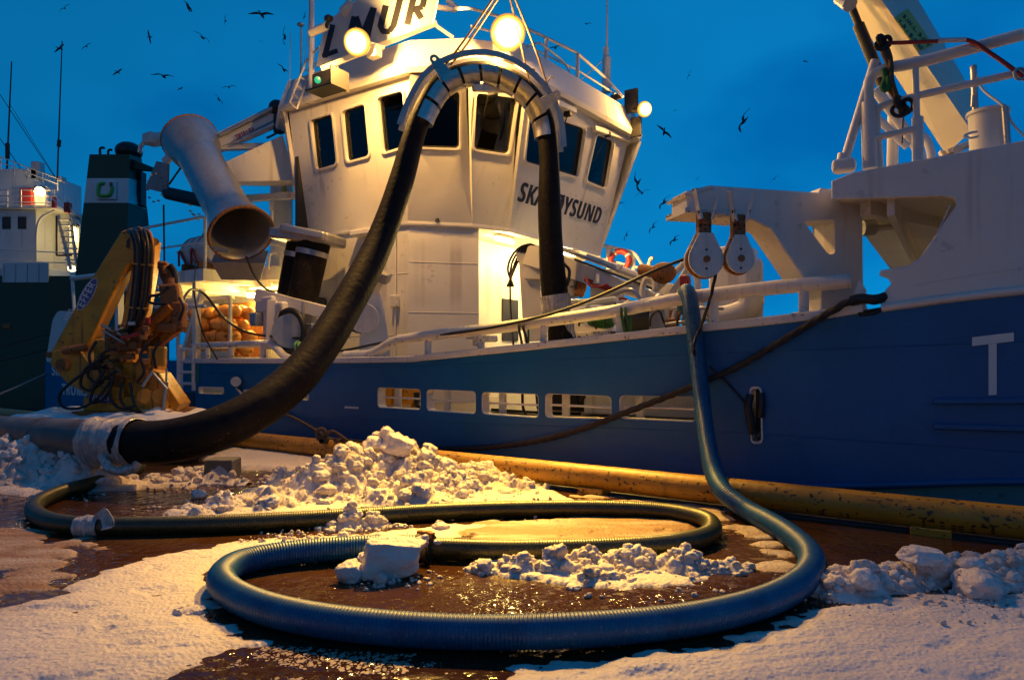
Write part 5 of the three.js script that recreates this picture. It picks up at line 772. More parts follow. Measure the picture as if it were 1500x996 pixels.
{ // yellow steel kerb pipe on its feet along the quay edge
  const t = thing('kerb_rail', 'worn yellow steel kerb pipe along the quay edge below the blue hull', 'kerb rail', onQ(0, 0, 6.85), RY);
  part('pipe', new THREE.CylinderGeometry(0.135, 0.135, 34, 20, 1).rotateZ(Math.PI / 2).translate(-2, 0.165, 0), M.railYellow, t);
  for (const px of [-200, 150, 520, 870, 1358, 1700]) { const u = (px - CX) / F, d = 8.2 / (1 + 0.654 * u), a = u * d * 0.837 - d * 0.547 + 0; part('foot', [box(V(u * d * 0.837 + -d * 0.547 + 8.2 * 0.547 - 4.45, 0.03, 0.05), 0.3, 0.07, 0.24, 0.01)], M.railYellow, t); }
}
// ------------------------------------------------------------------ hoses and ropes
function corrugated(pts, r, pitch, m, name, label, cat, depth = 0.06) {
  const c = curveOf(pts), Lc = c.getLength(), seg = Math.round(Lc / pitch * 4);
  c.arcLengthDivisions = 800; c.updateArcLengths();
  const g = sweep(null, (t, a, l) => r * (1 + depth * 0.5 * Math.sin(l / pitch * 6.2832) + 0.008 * noise(l * 2, a, 3)), seg, 22, { curve: c, circ: r * 6.28 });
  const o = thing(name, label, cat); mesh('hose_body', [g], m, o, true); return { o, c };
}
const HB = 0.088;
const blue = corrugated([S(1003, 452, 0.42).applyMatrix4(ship.matrixWorld), S(1003, 432, 0.2).applyMatrix4(ship.matrixWorld), S(1007, 428, 0.02).applyMatrix4(ship.matrixWorld), S(1013, 452, -0.10).applyMatrix4(ship.matrixWorld), S(1020, 510, -0.13).applyMatrix4(ship.matrixWorld), PX(1028, 580, 7.4), PX(1035, 640, 7.12), PX(1045, 690, 6.8), PX(1062, 722, 6.45), G(1095, 747, 0.11), G(1130, 766, HB), G(1165, 789, HB), G(1188, 815, HB), G(1180, 846, HB), G(1130, 877, HB), G(1040, 902, HB), G(940, 916, HB), G(820, 924, HB + 0.012), G(700, 926, HB), G(570, 920, HB), G(460, 907, HB), G(380, 888, HB), G(333, 864, HB), G(325, 843, HB), G(352, 824, HB), G(420, 811, HB), G(500, 804, HB), G(560, 801, HB), G(612, 801, HB)], HB, 0.021, M.blueHose, 'blue_hose', 'blue corrugated hose looping over the snow and up to the ship\'s rail', 'hose');
const HO = 0.076;
const olive = corrugated([G(612, 802, HO), G(660, 804, HO), G(740, 806, HO), G(830, 805, HO), G(920, 802, HO), G(990, 796, HO), G(1032, 786, HO), G(1044, 775, HO), G(1034, 761, HO), G(985, 750, HO), G(900, 745, HO), G(780, 745, HO), G(650, 749, HO), G(500, 758, HO), G(350, 766, HO), G(220, 770, HO), G(130, 770, HO), G(80, 765, HO), G(52, 753, HO), G(52, 739, HO), G(85, 722, HO), G(140, 707, HO), G(185, 695, HO), G(203, 684, HO + 0.06), G(196, 672, HO + 0.16)], HO, 0.020, M.oliveHose, 'olive_hose', 'olive green hose curving behind the blue hose to the steel pipe', 'hose', 0.045);
{ // coupling, tape
  const p = G(612, 801, HB), q = G(634, 803, HB); const cp = mesh('coupling', [rod(p, q, 0.098, 0.092, 20), rod(p.clone().lerp(q, 0.1), p.clone().lerp(q, 0.25), 0.108, 0.108, 20), rod(p.clone().lerp(q, 0.75), p.clone().lerp(q, 0.9), 0.105, 0.105, 20)], M.darkSteel, blue.o);
  mesh('coupling_clamp', [0, 1, 2, 3, 4].map((i) => box(p.clone().lerp(q, 0.1 + i * 0.2).add(V(0, 0.1, rr(-0.02, 0.03))), 0.04, 0.045, 0.05, 0.008, i)), M.rusty, cp);
  const c = olive.c, t0 = G(112, 771, HO), t1 = G(146, 771, HO);
  mesh('tape_wrap', [sweep([t0, t0.clone().lerp(t1, 0.5), t1], (t, a) => HO * 1.05 + 0.012 * Math.sin(t * 3.14) + 0.014 * fbm(t * 9, a * 2.2, 3, 3), 40, 26)], M.wrap, olive.o);
  mesh('tape_end', [0, 1, 2, 3, 4, 5].map((i) => tube([t1.clone().add(V(-0.05 + i * 0.012, 0.07, 0.03)), t1.clone().add(V(0.0 + i * 0.01, 0.11 + 0.01 * i, 0.03)), t1.clone().add(V(0.05 + i * 0.02, 0.07 - i * 0.01, 0.06)), t1.clone().add(V(0.08, 0.0, 0.09 + i * 0.006))], 0.008, 12, 5)), M.wrap, olive.o);
}
{ // big black hose: from the steel pipe up through the arch and down to the deck
  const P = (px, py, d) => PX(px, py, d);
  const pts = [[180, 648, 7.75], [240, 647, 7.6], [300, 634, 7.6], [365, 606, 7.85], [425, 562, 8.3], [470, 508, 8.8], [512, 440, 9.4], [553, 360, 10.0], [586, 270, 10.35], [606, 200, 10.5], [622, 158, 10.55], [645, 124, 10.6], [680, 107, 10.7], [716, 105, 10.85], [750, 117, 11.0], [780, 143, 11.2], [798, 178, 11.4], [804, 225, 11.45], [805, 300, 11.5], [808, 380, 11.55], [814, 440, 11.6], [824, 500, 11.6], [830, 540, 11.6]].map((a) => P(...a));
  const c = curveOf(pts), hose = thing('suction_hose', 'thick black hose rising from the steel pipe over a metal arch to the deck', 'hose');
  const rad = (t) => { const k = [[0, 0.245], [0.1, 0.244], [0.28, 0.226], [0.42, 0.188], [0.52, 0.16], [0.6, 0.152], [0.74, 0.165], [0.82, 0.20], [0.92, 0.23], [1, 0.25]]; for (let i = 0; i + 1 < k.length; i++) if (t <= k[i + 1][0]) return k[i][1] + (k[i + 1][1] - k[i][1]) * sm((t - k[i][0]) / (k[i + 1][0] - k[i][0])); return 0.26; };
  mesh('hose_body', [sweep(null, (t, a, l) => rad(t) * (1 + 0.012 * noise(l * 3, a * 2, 1)), 260, 32, { curve: c, circ: 1.4 })], M.rubber, hose, true);
  const sub = (t0, t1, n = 8) => Array.from({ length: n }, (_, i) => c.getPointAt(t0 + (t1 - t0) * i / (n - 1)));
  const nearestT = (px, py) => { let b = 0, m = 1e9; for (let i = 0; i <= 600; i++) { const q = c.getPointAt(i / 600), x = CX + q.x / -q.z * F, y = HY - (q.y - EYE) / -q.z * F, e = Math.hypot(x - px, y - py); if (e < m) { m = e; b = i / 600; } } return b; };
  const w0 = nearestT(800, 440), w1 = nearestT(828, 500), wt = c.getLength();
  mesh('plastic_wrap', [sweep(sub(nearestT(812, 432), 1, 8), (t, a) => 0.245 + 0.02 * Math.sin(t * 9) + 0.05 * fbm(t * 7, a * 1.2, 3, 3), 60, 30)], M.wrap, hose);
  // arch of bent steel troughs
  const a0 = nearestT(612, 180), a1 = nearestT(805, 205), arch = thing('hose_arch', 'bent metal saddle of short segments carrying the black hose on ropes', 'hose arch');
  const N = 9, R = 0.225, side = V(0.1, 0, 1).normalize();
  for (let i = 0; i < N; i++) {
    const s0 = a0 + (a1 - a0) * (i + 0.075) / N, s1 = a0 + (a1 - a0) * (i + 0.925) / N, q = sub(s0, s1, 5), n = 10, P3 = [], I = [], U = [];
    for (let k = 0; k < 5; k++) { const p = q[k], tg = c.getTangentAt(s0 + (s1 - s0) * k / 4), up = side.clone().cross(tg).normalize(); if (i === 0 && k === 0) hose.userData.up = undefined;
      for (let j = 0; j <= n; j++) { const an = -2.25 + j / n * 3.9, v = p.clone().addScaledVector(up, -Math.cos(an) * -R * -1).addScaledVector(side, Math.sin(an) * R); P3.push(v.x, v.y, v.z); U.push(k * 0.08, j * 0.06); } }
    for (let k = 0; k < 4; k++) for (let j = 0; j < n; j++) { const a = k * (n + 1) + j, b = a + n + 1; I.push(a, b, a + 1, b, b + 1, a + 1); }
    const g = new THREE.BufferGeometry(); g.setAttribute('position', new THREE.Float32BufferAttribute(P3, 3)); g.setAttribute('uv', new THREE.Float32BufferAttribute(U, 2)); g.setIndex(I); g.computeVertexNormals(); mesh('saddle_segment', [g], M.steel, arch, true);
  }
  for (const sg of [-1, 1]) { // outer rims
    const rim = sub(a0 - 0.012, a1 + 0.012, 24).map((p, k) => { const t = a0 - 0.012 + (a1 - a0 + 0.024) * k / 23, tg = c.getTangentAt(t), up = side.clone().cross(tg).normalize(); return p.clone().addScaledVector(up, R * 1.02).addScaledVector(side, sg * 0.15); });
    const P3 = [], I = [], U = []; rim.forEach((p, k) => { const t = a0 - 0.012 + (a1 - a0 + 0.024) * k / 23, up = side.clone().cross(c.getTangentAt(t)).normalize(); const pr = [[-0.035, -0.02], [0.05, -0.02], [0.05, 0.02], [-0.035, 0.02], [-0.035, -0.02]]; pr.forEach(([h, w], j) => { const v = p.clone().addScaledVector(up, h).addScaledVector(side, w); P3.push(v.x, v.y, v.z); U.push(k * 0.1, j * 0.05); }); });
    for (let k = 0; k < 23; k++) for (let j = 0; j < 4; j++) { const a = k * 5 + j, b = a + 5; I.push(a, b, a + 1, b, b + 1, a + 1); }
    const g = new THREE.BufferGeometry(); g.setAttribute('position', new THREE.Float32BufferAttribute(P3, 3)); g.setAttribute('uv', new THREE.Float32BufferAttribute(U, 2)); g.setIndex(I); mesh('rim', [toCreasedNormals(g, 0.6)], M.galv, arch, true);
  }
  for (const [px, py] of [[648, 112], [806, 152]]) { const t = nearestT(px, py), p = c.getPointAt(t), up = side.clone().cross(c.getTangentAt(t)).normalize(); for (const sg of [-1, 1]) { const s = new THREE.Shape(); s.absarc(0, R + 0.08, 0.07, 0, Math.PI); s.lineTo(-0.12, -0.05); s.lineTo(0.12, -0.05); const h = new THREE.Path(); h.absarc(0, R + 0.08, 0.03, 0, 6.283); s.holes.push(h); const g = extr(s, 0.02, 0.003); const x = c.getTangentAt(t).clone(); const m = new THREE.Matrix4().makeBasis(x, up, x.clone().cross(up)).setPosition(p.clone().addScaledVector(side, sg * 0.175)); mesh('lifting_lug', [g.applyMatrix4(m)], M.steel, arch); } }
  const slings = [['two slings rising from the left lug of the hose arch', [[652, 96, 10.5], [690, 45, 10.6], [726, -8, 10.7]], [[657, 100, 10.8], [696, 48, 10.8], [733, -8, 10.8]]], ['two slings rising from the right lug of the hose arch', [[777, 128, 11.0], [762, 60, 11.0], [746, -8, 11.0]], [[806, 138, 11.2], [785, 75, 11.1], [752, -8, 11.0]]]];
  for (const [lab, a, b] of slings) { const t = thing('lifting_sling', lab, 'sling'); for (const l of [a, b]) { const q = l.map((p) => PX(...p)); mesh('rope', [tube(q, 0.018, 12, 6)], M.rope, t); mesh('rope_end', [tube([q[0].clone().lerp(q[1], 0.25), q[0].clone().lerp(q[1], 0.3).add(V(0.09, 0.06, 0.05)), q[0].clone().lerp(q[1], 0.3).add(V(0.12, 0.03, 0.05))], 0.01, 8, 5)], M.rope, t); } }
  // the steel pipe on the ground and its taped joint
  const sp = thing('steel_pipe', 'long grey steel pipe lying behind the snow blocks at left', 'pipe');
  const pa = PX(-420, 612, 12.0), pb = PX(200, 648, 7.75);
  mesh('pipe', [rod(pa, pb, 0.235, 0.235, 30)], M.pipeBrown, sp); mesh('pipe_band', [rod(pa.clone().lerp(pb, 0.72), pa.clone().lerp(pb, 0.735), 0.245, 0.245, 30)], M.darkSteel, sp); mesh('pipe_band', [rod(pa.clone().lerp(pb, 0.84), pa.clone().lerp(pb, 0.85), 0.242, 0.242, 30)], M.pipeBrown, sp);
  mesh('pipe_support', [box(pa.clone().lerp(pb, 0.80).setY(0.14), 0.4, 0.28, 0.3), box(pa.clone().lerp(pb, 0.5).setY(0.14), 0.4, 0.28, 0.3)], M.concrete, sp);
  mesh('plastic_wrap', [sweep([PX(138, 646, 7.9), PX(160, 647, 7.82), PX(182, 648, 7.75), PX(202, 648, 7.7)], (t, a) => 0.262 + 0.018 * Math.sin(t * 22) + 0.035 * fbm(t * 6, a * 1.4, 3, 4), 70, 40)], M.wrap, sp);
  mesh('wrap_tail', [sweep([PX(150, 668, 7.55), PX(158, 684, 7.46), PX(176, 690, 7.46), PX(196, 684, 7.5), PX(203, 668, 7.55)], (t, a) => 0.045 + 0.035 * fbm(t * 9, a * 1.5, 2, 3), 60, 18)], M.wrap, sp);
  const bs = box(V(), 0.34, 0.26, 0.3, 0.02); const sup = mesh('hose_support', mv(bs, PX(326, 660, 8.3).setY(0.14)), M.concrete); tag(sup, 'grey concrete block under the black hose beside the yellow lit snow', 'concrete block');
}
function rope(name, label, pts, r, m = M.rope, cat = 'rope', twist = true) { const c = curveOf(pts), Lc = c.getLength(), g = sweep(null, (t, a, l) => r * (1 + (twist ? 0.16 * Math.cos(3 * (a + l * 14)) : 0)), Math.min(900, Math.round(Lc / (twist ? 0.04 : 0.12))), twist ? 12 : 7, { curve: c, circ: 0.1 }); const o = new THREE.Mesh(g, m); o.name = numbered(name); o.castShadow = o.receiveShadow = true; scene.add(o); return tag(o, label, cat); }
const SWd = (px, py, t) => S(px, py, t).applyMatrix4(ship.matrixWorld);
rope('mooring_line', 'heavy dark mooring line sagging along the blue hull from bow to snow heap', [SWd(1297, 437, -0.02), SWd(1250, 440, -0.06), SWd(1215, 458, -0.09), SWd(1150, 497, -0.1), SWd(1080, 537, -0.1), SWd(1000, 572, -0.1), SWd(920, 603, -0.11), SWd(850, 629, -0.11), SWd(780, 647, -0.12), SWd(700, 656, -0.12), SWd(620, 657, -0.12), SWd(560, 652, -0.14), SWd(500, 645, -0.2), PX(470, 646, 9.5)], 0.036, M.ropeDark, 'mooring line');
{ const b = thing('chafe_sleeve', 'black sleeve round the mooring line at the bow knuckle', 'sleeve'); mesh('sleeve', [sweep([SWd(1246, 441, -0.05), SWd(1264, 437, -0.04), SWd(1284, 439, -0.03), SWd(1297, 434, 0.02)], (t, a) => 0.05 + 0.012 * fbm(t * 8, a, 2, 2), 30, 12)], M.black, b); mesh('lashing', [tube([SWd(1246, 456, -0.02), SWd(1270, 455, -0.02), SWd(1300, 450, -0.02)], 0.012, 10, 6), tube([SWd(1258, 460, -0.02), SWd(1280, 458, -0.02), SWd(1290, 454, -0.02)], 0.02, 10, 6)], M.black, b); }
rope('wire_rope', 'thin black wire from the rope block down across the rail to the bulwark at left', [SWd(1012, 376, 0.3), SWd(960, 396, 0.2), SWd(900, 424, 0.1), SWd(840, 449, 0.0), SWd(780, 467, -0.02), SWd(700, 483, 0.0), SWd(640, 491, 0.05), SWd(560, 502, 0.15), SWd(490, 515, 0.3), SWd(420, 514, 0.4)], 0.02, M.black, 'wire', false);
rope('hoist_rope', 'dark rope from the rope block tied to the top of the blue hose', [PX(1049, 400, 6.95), PX(1042, 432, 7.0), PX(1030, 470, 7.15), PX(1021, 492, 7.25), PX(1016, 508, 7.2), PX(1018, 520, 7.3)], 0.016, M.black, 'rope');
rope('stern_line', 'thin brown mooring rope from the hull side to a knot behind the snow heap', [SWd(404, 601, 0), SWd(430, 612, -0.1), SWd(462, 630, -0.25), SWd(478, 640, -0.4), PX(500, 645, 9.3)], 0.022, M.rope, 'mooring line');
{ const k = thing('rope_knot', 'loose brown rope knot hanging behind the snow heap', 'knot'); for (const l of [[[466, 645], [464, 632], [472, 628], [478, 636], [476, 648]], [[470, 640], [486, 632], [500, 640], [510, 648], [490, 644]]]) mesh('loop', [tube(l.map((p) => PX(p[0], p[1], 9.6)), 0.025, 24, 7)], M.rope, k); }
rope('hull_rope', 'faint dark rope running down the hull behind the blue hose', [SWd(1040, 537, -0.02), SWd(1070, 565, -0.015), SWd(1098, 598, -0.01)], 0.012, M.black);
{ const o = thing('signal_rope', 'orange rope tied along the top rail of the forecastle', 'rope'); mesh('rope', [tube([SWd(1302, 63, 0.05), SWd(1330, 62, 0.05), SWd(1380, 60, 0.05), SWd(1420, 59, 0.05), SWd(1455, 80, 0.03), SWd(1490, 105, 0.0), SWd(1510, 122, 0)], 0.02, 40, 8)], M.red, o); mesh('rope_sleeve', [tube([SWd(1376, 59, 0.03), SWd(1417, 58, 0.03)], 0.024, 8, 8)], M.farWhite, o); mesh('ring', [mv(new THREE.TorusGeometry(0.05, 0.012, 8, 18), SWd(1495, 108, -0.03))], M.galv, o); }
{ const o = thing('rope_bundle', 'green and brown ropes lashed to the corner of the forecastle rail', 'rope'); mesh('rope', [tube([SWd(1290, 60, 0.05), SWd(1296, 78, 0.02), SWd(1305, 100, 0.05), SWd(1300, 120, 0.05), SWd(1312, 140, 0.1), SWd(1322, 160, 0.15), SWd(1326, 168, 0.2)], 0.03, 40, 8), tube([SWd(1297, 62, 0.05), SWd(1305, 85, 0.02), SWd(1308, 120, 0.0), SWd(1318, 150, 0.1), SWd(1323, 170, 0.2)], 0.022, 40, 8)], M.rope, o); mesh('green_rope', [tube([SWd(1296, 100, 0), SWd(1298, 115, 0.02), SWd(1294, 128, 0.0), SWd(1300, 132, 0.0), SWd(1303, 112, 0)], 0.03, 24, 8)], M.ropeGreen, o); mesh('knot', [mv(new THREE.TorusKnotGeometry(0.05, 0.022, 40, 8), SWd(1294, 62, 0.02)), mv(new THREE.TorusKnotGeometry(0.07, 0.02, 50, 8), SWd(1322, 156, 0.1))], M.ropeDark, o); mesh('tail', [tube([SWd(1324, 165, 0.2), SWd(1323, 190, 0.2), SWd(1322, 210, 0.2)], 0.008, 8, 5)], M.black, o); }
for (const [px, lab] of [[762, 'left pair of ropes tied round the bulwark rail near the black hose'], [912, 'green rope tied round the bulwark rail between hose and rope blocks']]) { const o = thing('rail_lashing', lab, 'rope'), y = px < 800 ? 476 : 454; const R0 = (dx, dy, t) => SWd(px + dx, y + dy, t); mesh('rope', [tube([R0(0, -8, 0.1), R0(-2, 2, 0), R0(2, 25, 0.0), R0(6, 45, 0.1)], 0.018, 20, 7), tube([R0(6, -8, 0.1), R0(4, 2, 0), R0(9, 20, 0), R0(10, 44, 0.1)], 0.018, 20, 7)], px < 800 ? M.ropeDark : M.ropeGreen, o); mesh('green_rope', [tube([R0(12, 6, 0.15), R0(12, 25, 0.15), R0(9, 44, 0.15)], 0.015, 12, 6)], M.ropeGreen, o); }
{ const o = thing('green_rope', 'light green rope wound on the dipped rail beside the black hose', 'rope'); mesh('coil', [0, 1, 2].map((i) => mv(new THREE.TorusGeometry(0.085, 0.02, 8, 20).rotateY(1.2 + i * 0.3), SWd(436 + i * 3, 508 + i, 0.12))), mat({ color: rgb(0.14, 0.35, 0.12), roughness: 0.8 }), o); }
// ------------------------------------------------------------------ yellow quay crane on its snowy plinth
{
  const d0 = 10.6, K = (px, py, dz = 0) => PX(px, py, d0 + dz), base = PX(190, 605, d0).setY(0);
  const pl = thing('crane_plinth', 'low concrete plinth covered in snow under the yellow crane', 'plinth', base);
  part('block', box(V(-0.15, 0.27, 0.0), 2.6, 0.54, 1.3, 0.03, 0.1), M.concrete, pl);
  { const g = new THREE.PlaneGeometry(3.5, 2.2, 110, 70).rotateX(-Math.PI / 2), p = g.attributes.position, C = []; for (let i = 0; i < p.count; i++) { const x = p.getX(i), z = p.getZ(i), e = Math.pow(Math.abs(x) / 1.6, 3) + Math.pow(Math.abs(z) / 0.95, 3); const k = clamp(1 - e); p.setY(i, k > 0 ? 0.46 + 0.26 * Math.pow(k, 0.5) * (1 + 0.5 * fbm(x * 2.2, z * 2.2, 4, 3)) + 0.04 * fbm(x * 7, z * 7, 2, 3) : 0.40 * Math.exp(-(e - 1) * 0.6) ); C.push(0.8, 0.77, 0.755); } g.setAttribute('color', new THREE.Float32BufferAttribute(C, 3)); g.computeVertexNormals(); const m = mesh('snow_cap', [g.translate(-0.2, 0, 0)], M.snow, pl, true); }
  const cr = thing('quay_crane', 'folded yellow knuckle boom crane with hanging hydraulic hoses', 'crane', base);
  const add = (n, g, m, par = cr) => { const l = flat([g]); for (const q of l) q.translate(-base.x, -base.y, -base.z); return mesh(n, l, m, par); };
  const pz = (poly, dz, th, bv = 0.012, n = V(0.15, 0, 1).normalize()) => plate(poly, K(150, 480, dz), n, th, [], bv);
  const boom = add('main_boom', [pz([[178, 340], [192, 335], [206, 342], [209, 356], [200, 372], [185, 388], [168, 420], [128, 505], [112, 530], [80, 534], [76, 515], [128, 420]], -0.2, 0.34)], M.yellow);
  add('boom_rib', [pz([[176, 394], [168, 416], [122, 508], [114, 506], [160, 402]], -0.185, 0.03, 0.004)], M.yellow, boom);
  add('jib', [pz([[206, 346], [224, 352], [219, 400], [208, 468], [178, 478], [186, 430], [197, 380]], -0.1, 0.30)], M.yellow);
  add('boom_pin', [rod(K(206, 348, -0.35), K(212, 350, 0.3), 0.12, 0.12, 16), rod(K(226, 354, -0.3), K(226, 355, 0.2), 0.06, 0.06, 12)], M.yellow);
  add('knuckle', [pz([[78, 515], [112, 508], [128, 530], [150, 548], [150, 576], [132, 578], [98, 560], [74, 532]], -0.25, 0.4)], M.yellow);
  add('pin', [rod(K(72, 520, -0.3), K(72, 520, 0.25), 0.05), rod(K(92, 514, -0.45), K(126, 508, -0.4), 0.06), rod(K(90, 534, -0.42), K(91, 534, 0.2), 0.09, 0.09, 14)], M.rusty);
  add('lift_ram', [rod(K(112, 520, -0.05), K(158, 428, -0.05), 0.13, 0.13, 16), rod(K(156, 432, -0.05), K(168, 408, -0.05), 0.07, 0.07, 12)], M.yellow);
  add('pedestal', [box(K(192, 560, -0.05), 0.82, 0.62, 0.6, 0.04), box(K(200, 590, -0.05), 1.2, 0.24, 0.8, 0.04), box(K(172, 520, -0.02), 0.5, 0.5, 0.45, 0.04)], M.yellow);
  add('base_frame', [pz([[215, 540], [232, 548], [262, 592], [256, 604], [214, 602]], -0.4, 0.5), rod(K(212, 580, -0.5), K(213, 580, -0.3), 0.11, 0.11, 18), rod(K(234, 580, -0.48), K(235, 580, -0.28), 0.11, 0.11, 18), box(K(160, 575, -0.4), 0.5, 0.2, 0.2, 0.03)], M.yellow);
  add('base_plate', [box(K(200, 602, -0.05), 1.4, 0.06, 1.0, 0.01)], M.rusty);
  add('control_box', [box(K(230, 522, -0.35), 0.24, 0.3, 0.2, 0.03, 0.3)], M.yellow);
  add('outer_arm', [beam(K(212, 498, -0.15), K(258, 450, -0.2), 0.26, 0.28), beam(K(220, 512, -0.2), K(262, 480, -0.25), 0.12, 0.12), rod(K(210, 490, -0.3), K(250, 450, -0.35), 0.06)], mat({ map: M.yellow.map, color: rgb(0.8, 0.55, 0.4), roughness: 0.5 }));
  const gr = add('grab_head', [box(K(252, 440, -0.2), 0.28, 0.5, 0.26, 0.05, 0.2, 0, 0.15), rod(K(250, 430, -0.2), K(248, 408, -0.2), 0.11, 0.10, 14), beam(K(248, 412, -0.2), K(238, 388, -0.2), 0.1, 0.16), rod(K(232, 386, -0.22), K(244, 388, -0.22), 0.045), rod(K(240, 402, -0.25), K(238, 390, -0.25), 0.06), box(K(262, 462, -0.25), 0.18, 0.4, 0.2, 0.04), box(K(246, 480, -0.28), 0.3, 0.14, 0.2, 0.04)], M.rusty);
  add('grab_claw', [tube([K(248, 388, -0.25), K(254, 398, -0.2), K(256, 415, -0.2), K(252, 428, -0.2)], 0.05, 14, 7)], M.darkSteel, gr); add('grab_claw', [tube([K(235, 388, -0.2), K(238, 404, -0.15), K(246, 418, -0.15)], 0.045, 14, 7)], M.darkSteel, gr);
  // valve block, a nest of small fittings
  const vb = add('valve_block', [box(K(185, 500, -0.35), 0.55, 0.32, 0.24, 0.03), box(K(200, 485, -0.38), 0.3, 0.1, 0.16, 0.02)], M.rusty);
  const bits = []; for (let i = 0; i < 46; i++) { const p = K(rr(150, 222), rr(478, 560), rr(-0.62, -0.4)); bits.push(i % 3 ? rod(p, p.clone().add(V(rr(-0.16, 0.16), rr(-0.12, 0.12), rr(-0.05, 0.08))), rr(0.014, 0.035), rr(0.014, 0.035), 8) : box(p, rr(0.06, 0.16), rr(0.05, 0.14), rr(0.05, 0.12), 0.012, rr(0, 3))); }
  add('fittings', bits, M.rusty, vb).userData.kind = 'stuff';
  add('lever', [rod(K(148, 476, -0.6), K(188, 496, -0.62), 0.02), rod(K(150, 484, -0.6), K(182, 503, -0.62), 0.016), box(K(194, 474, -0.55), 0.12, 0.07, 0.1, 0.02), rod(K(208, 566, -0.62), K(222, 545, -0.6), 0.022), rod(K(222, 545, -0.6), K(244, 570, -0.6), 0.02)], M.galv, vb);
  add('red_lever', [box(K(190, 492, -0.66), 0.26, 0.05, 0.05, 0.01, 0.2, 0, 0.2), box(K(216, 470, -0.5), 0.06, 0.1, 0.06, 0.01)], M.red, vb);
  // hoses on the jib, and the loops down to the plinth
  for (let i = 0; i < 8; i++) { const o = i * 3.6, dz = -0.48 - (i % 3) * 0.05; add('hydraulic_hose', [tube([K(178 + o * 0.4, 500 - i, -0.4), K(188 + o * 0.8, 470, dz), K(192 + o, 440, dz), K(196 + o, 400, dz), K(197 + o * 1.05, 362, dz), K(192 + o * 1.1, 340 + Math.abs(i - 4) * 1.2, dz + 0.1), K(186 + o, 334 + Math.abs(i - 4), -0.1), K(176 + o * 0.8, 345, 0.25)], 0.024, 50, 7)], i % 3 === 1 ? M.rusty : M.black); }
  for (const [py, x0, x1] of [[386, 190, 224], [450, 184, 218]]) add('hose_clamp', [beam(K(x0, py, -0.58), K(x1, py + 3, -0.58), 0.03, 0.03), beam(K(x0, py, -0.58), K(x0, py, -0.35), 0.03, 0.03)], M.yellow);
  const lp = [[[150, 530], [110, 555], [86, 580], [90, 595], [115, 598], [140, 585], [160, 560]], [[152, 525], [125, 540], [118, 565], [130, 572], [150, 560]], [[155, 540], [138, 565], [133, 590], [150, 585], [165, 560]], [[160, 520], [140, 530], [128, 550], [140, 560], [168, 545]], [[165, 550], [160, 580], [172, 597], [190, 600], [205, 606]], [[190, 560], [196, 590], [210, 605], [224, 609]], [[140, 500], [130, 520], [136, 540], [155, 535]], [[170, 510], [150, 518], [146, 545], [160, 556]], [[178, 560], [176, 585], [184, 596], [200, 594]], [[215, 505], [205, 520], [210, 545], [200, 560]], [[235, 500], [225, 515], [228, 540]], [[246, 420], [232, 432], [220, 434], [218, 442], [240, 446]], [[262, 470], [268, 450], [262, 436]]];
  for (const l of lp) add('hydraulic_hose', [tube(l.map((p, i) => K(p[0], p[1], -0.62 - 0.03 * Math.sin(i * 1.7))), 0.021, 44, 7)], M.black);
  add('stand_pipe', [rod(K(238, 610, -0.5), K(243, 560, -0.5), 0.03), rod(K(243, 560, -0.5), K(243, 540, -0.5), 0.014)], M.galv);
  // stickers
  const stk = (poly, dz, m) => add('sticker', [pz(poly, dz, 0.006, 0)], m, boom);
  const ov = (cx, cy, a, b, ang, n = 20) => Array.from({ length: n }, (_, i) => { const t = i / n * 6.2832, x = Math.cos(t) * a, y = Math.sin(t) * b; return [cx + x * Math.cos(ang) - y * Math.sin(ang), cy + x * Math.sin(ang) + y * Math.cos(ang)]; });
  const mBlue = mat({ color: rgb(0.02, 0.06, 0.25), roughness: 0.4 }), mW = mat({ color: rgb(0.6, 0.6, 0.6), roughness: 0.4 });
  const nn = V(0.15, 0, 1).normalize();
  const pzAt = (poly, dz, m, name = 'sticker') => add(name, [plate(poly, K(150, 480, dz), nn, 0.004, [])], m, boom);
  pzAt(ov(127, 431, 27, 8.5, -1.06), -0.222, mW); pzAt(ov(127, 431, 25.5, 7, -1.06), -0.227, mBlue);
  const word = (txt, a, b, dz, m, kh = 1) => { const o = K(150, 480, dz), A = WP(...a, o, nn), B = WP(...b, o, nn), g = letters(txt, 0.2, 0.004), bb = g.boundingBox, k = A.distanceTo(B) / (bb.max.x - bb.min.x); g.scale(k, k * kh, 1); g.translate(-bb.min.x * k, 0, 0); g.applyMatrix4(frame(A, B.clone().sub(A), nn)); add('lettering', [g], m, boom); };
  word('EFFER', [121, 451], [139, 417], -0.231, mW, 1.0); word('1750', [99, 471], [107, 455], -0.222, mW, 1.2);
  pzAt([[179, 391], [185, 390], [184, 405], [178, 406]], -0.122, mW); pzAt([[185, 352], [189, 348], [189, 364], [184, 362]], -0.222, M.letter);
  add('maker_plate', [box(K(146, 584, -0.52), 0.34, 0.12, 0.01, 0)], mBlue); { const g = letters('EFFER', 0.075, 0.003); g.translate(K(133, 588, -0.53).x, K(133, 587, -0.53).y, K(133, 588, -0.535).z); add('plate_lettering', [g], mW); }
}
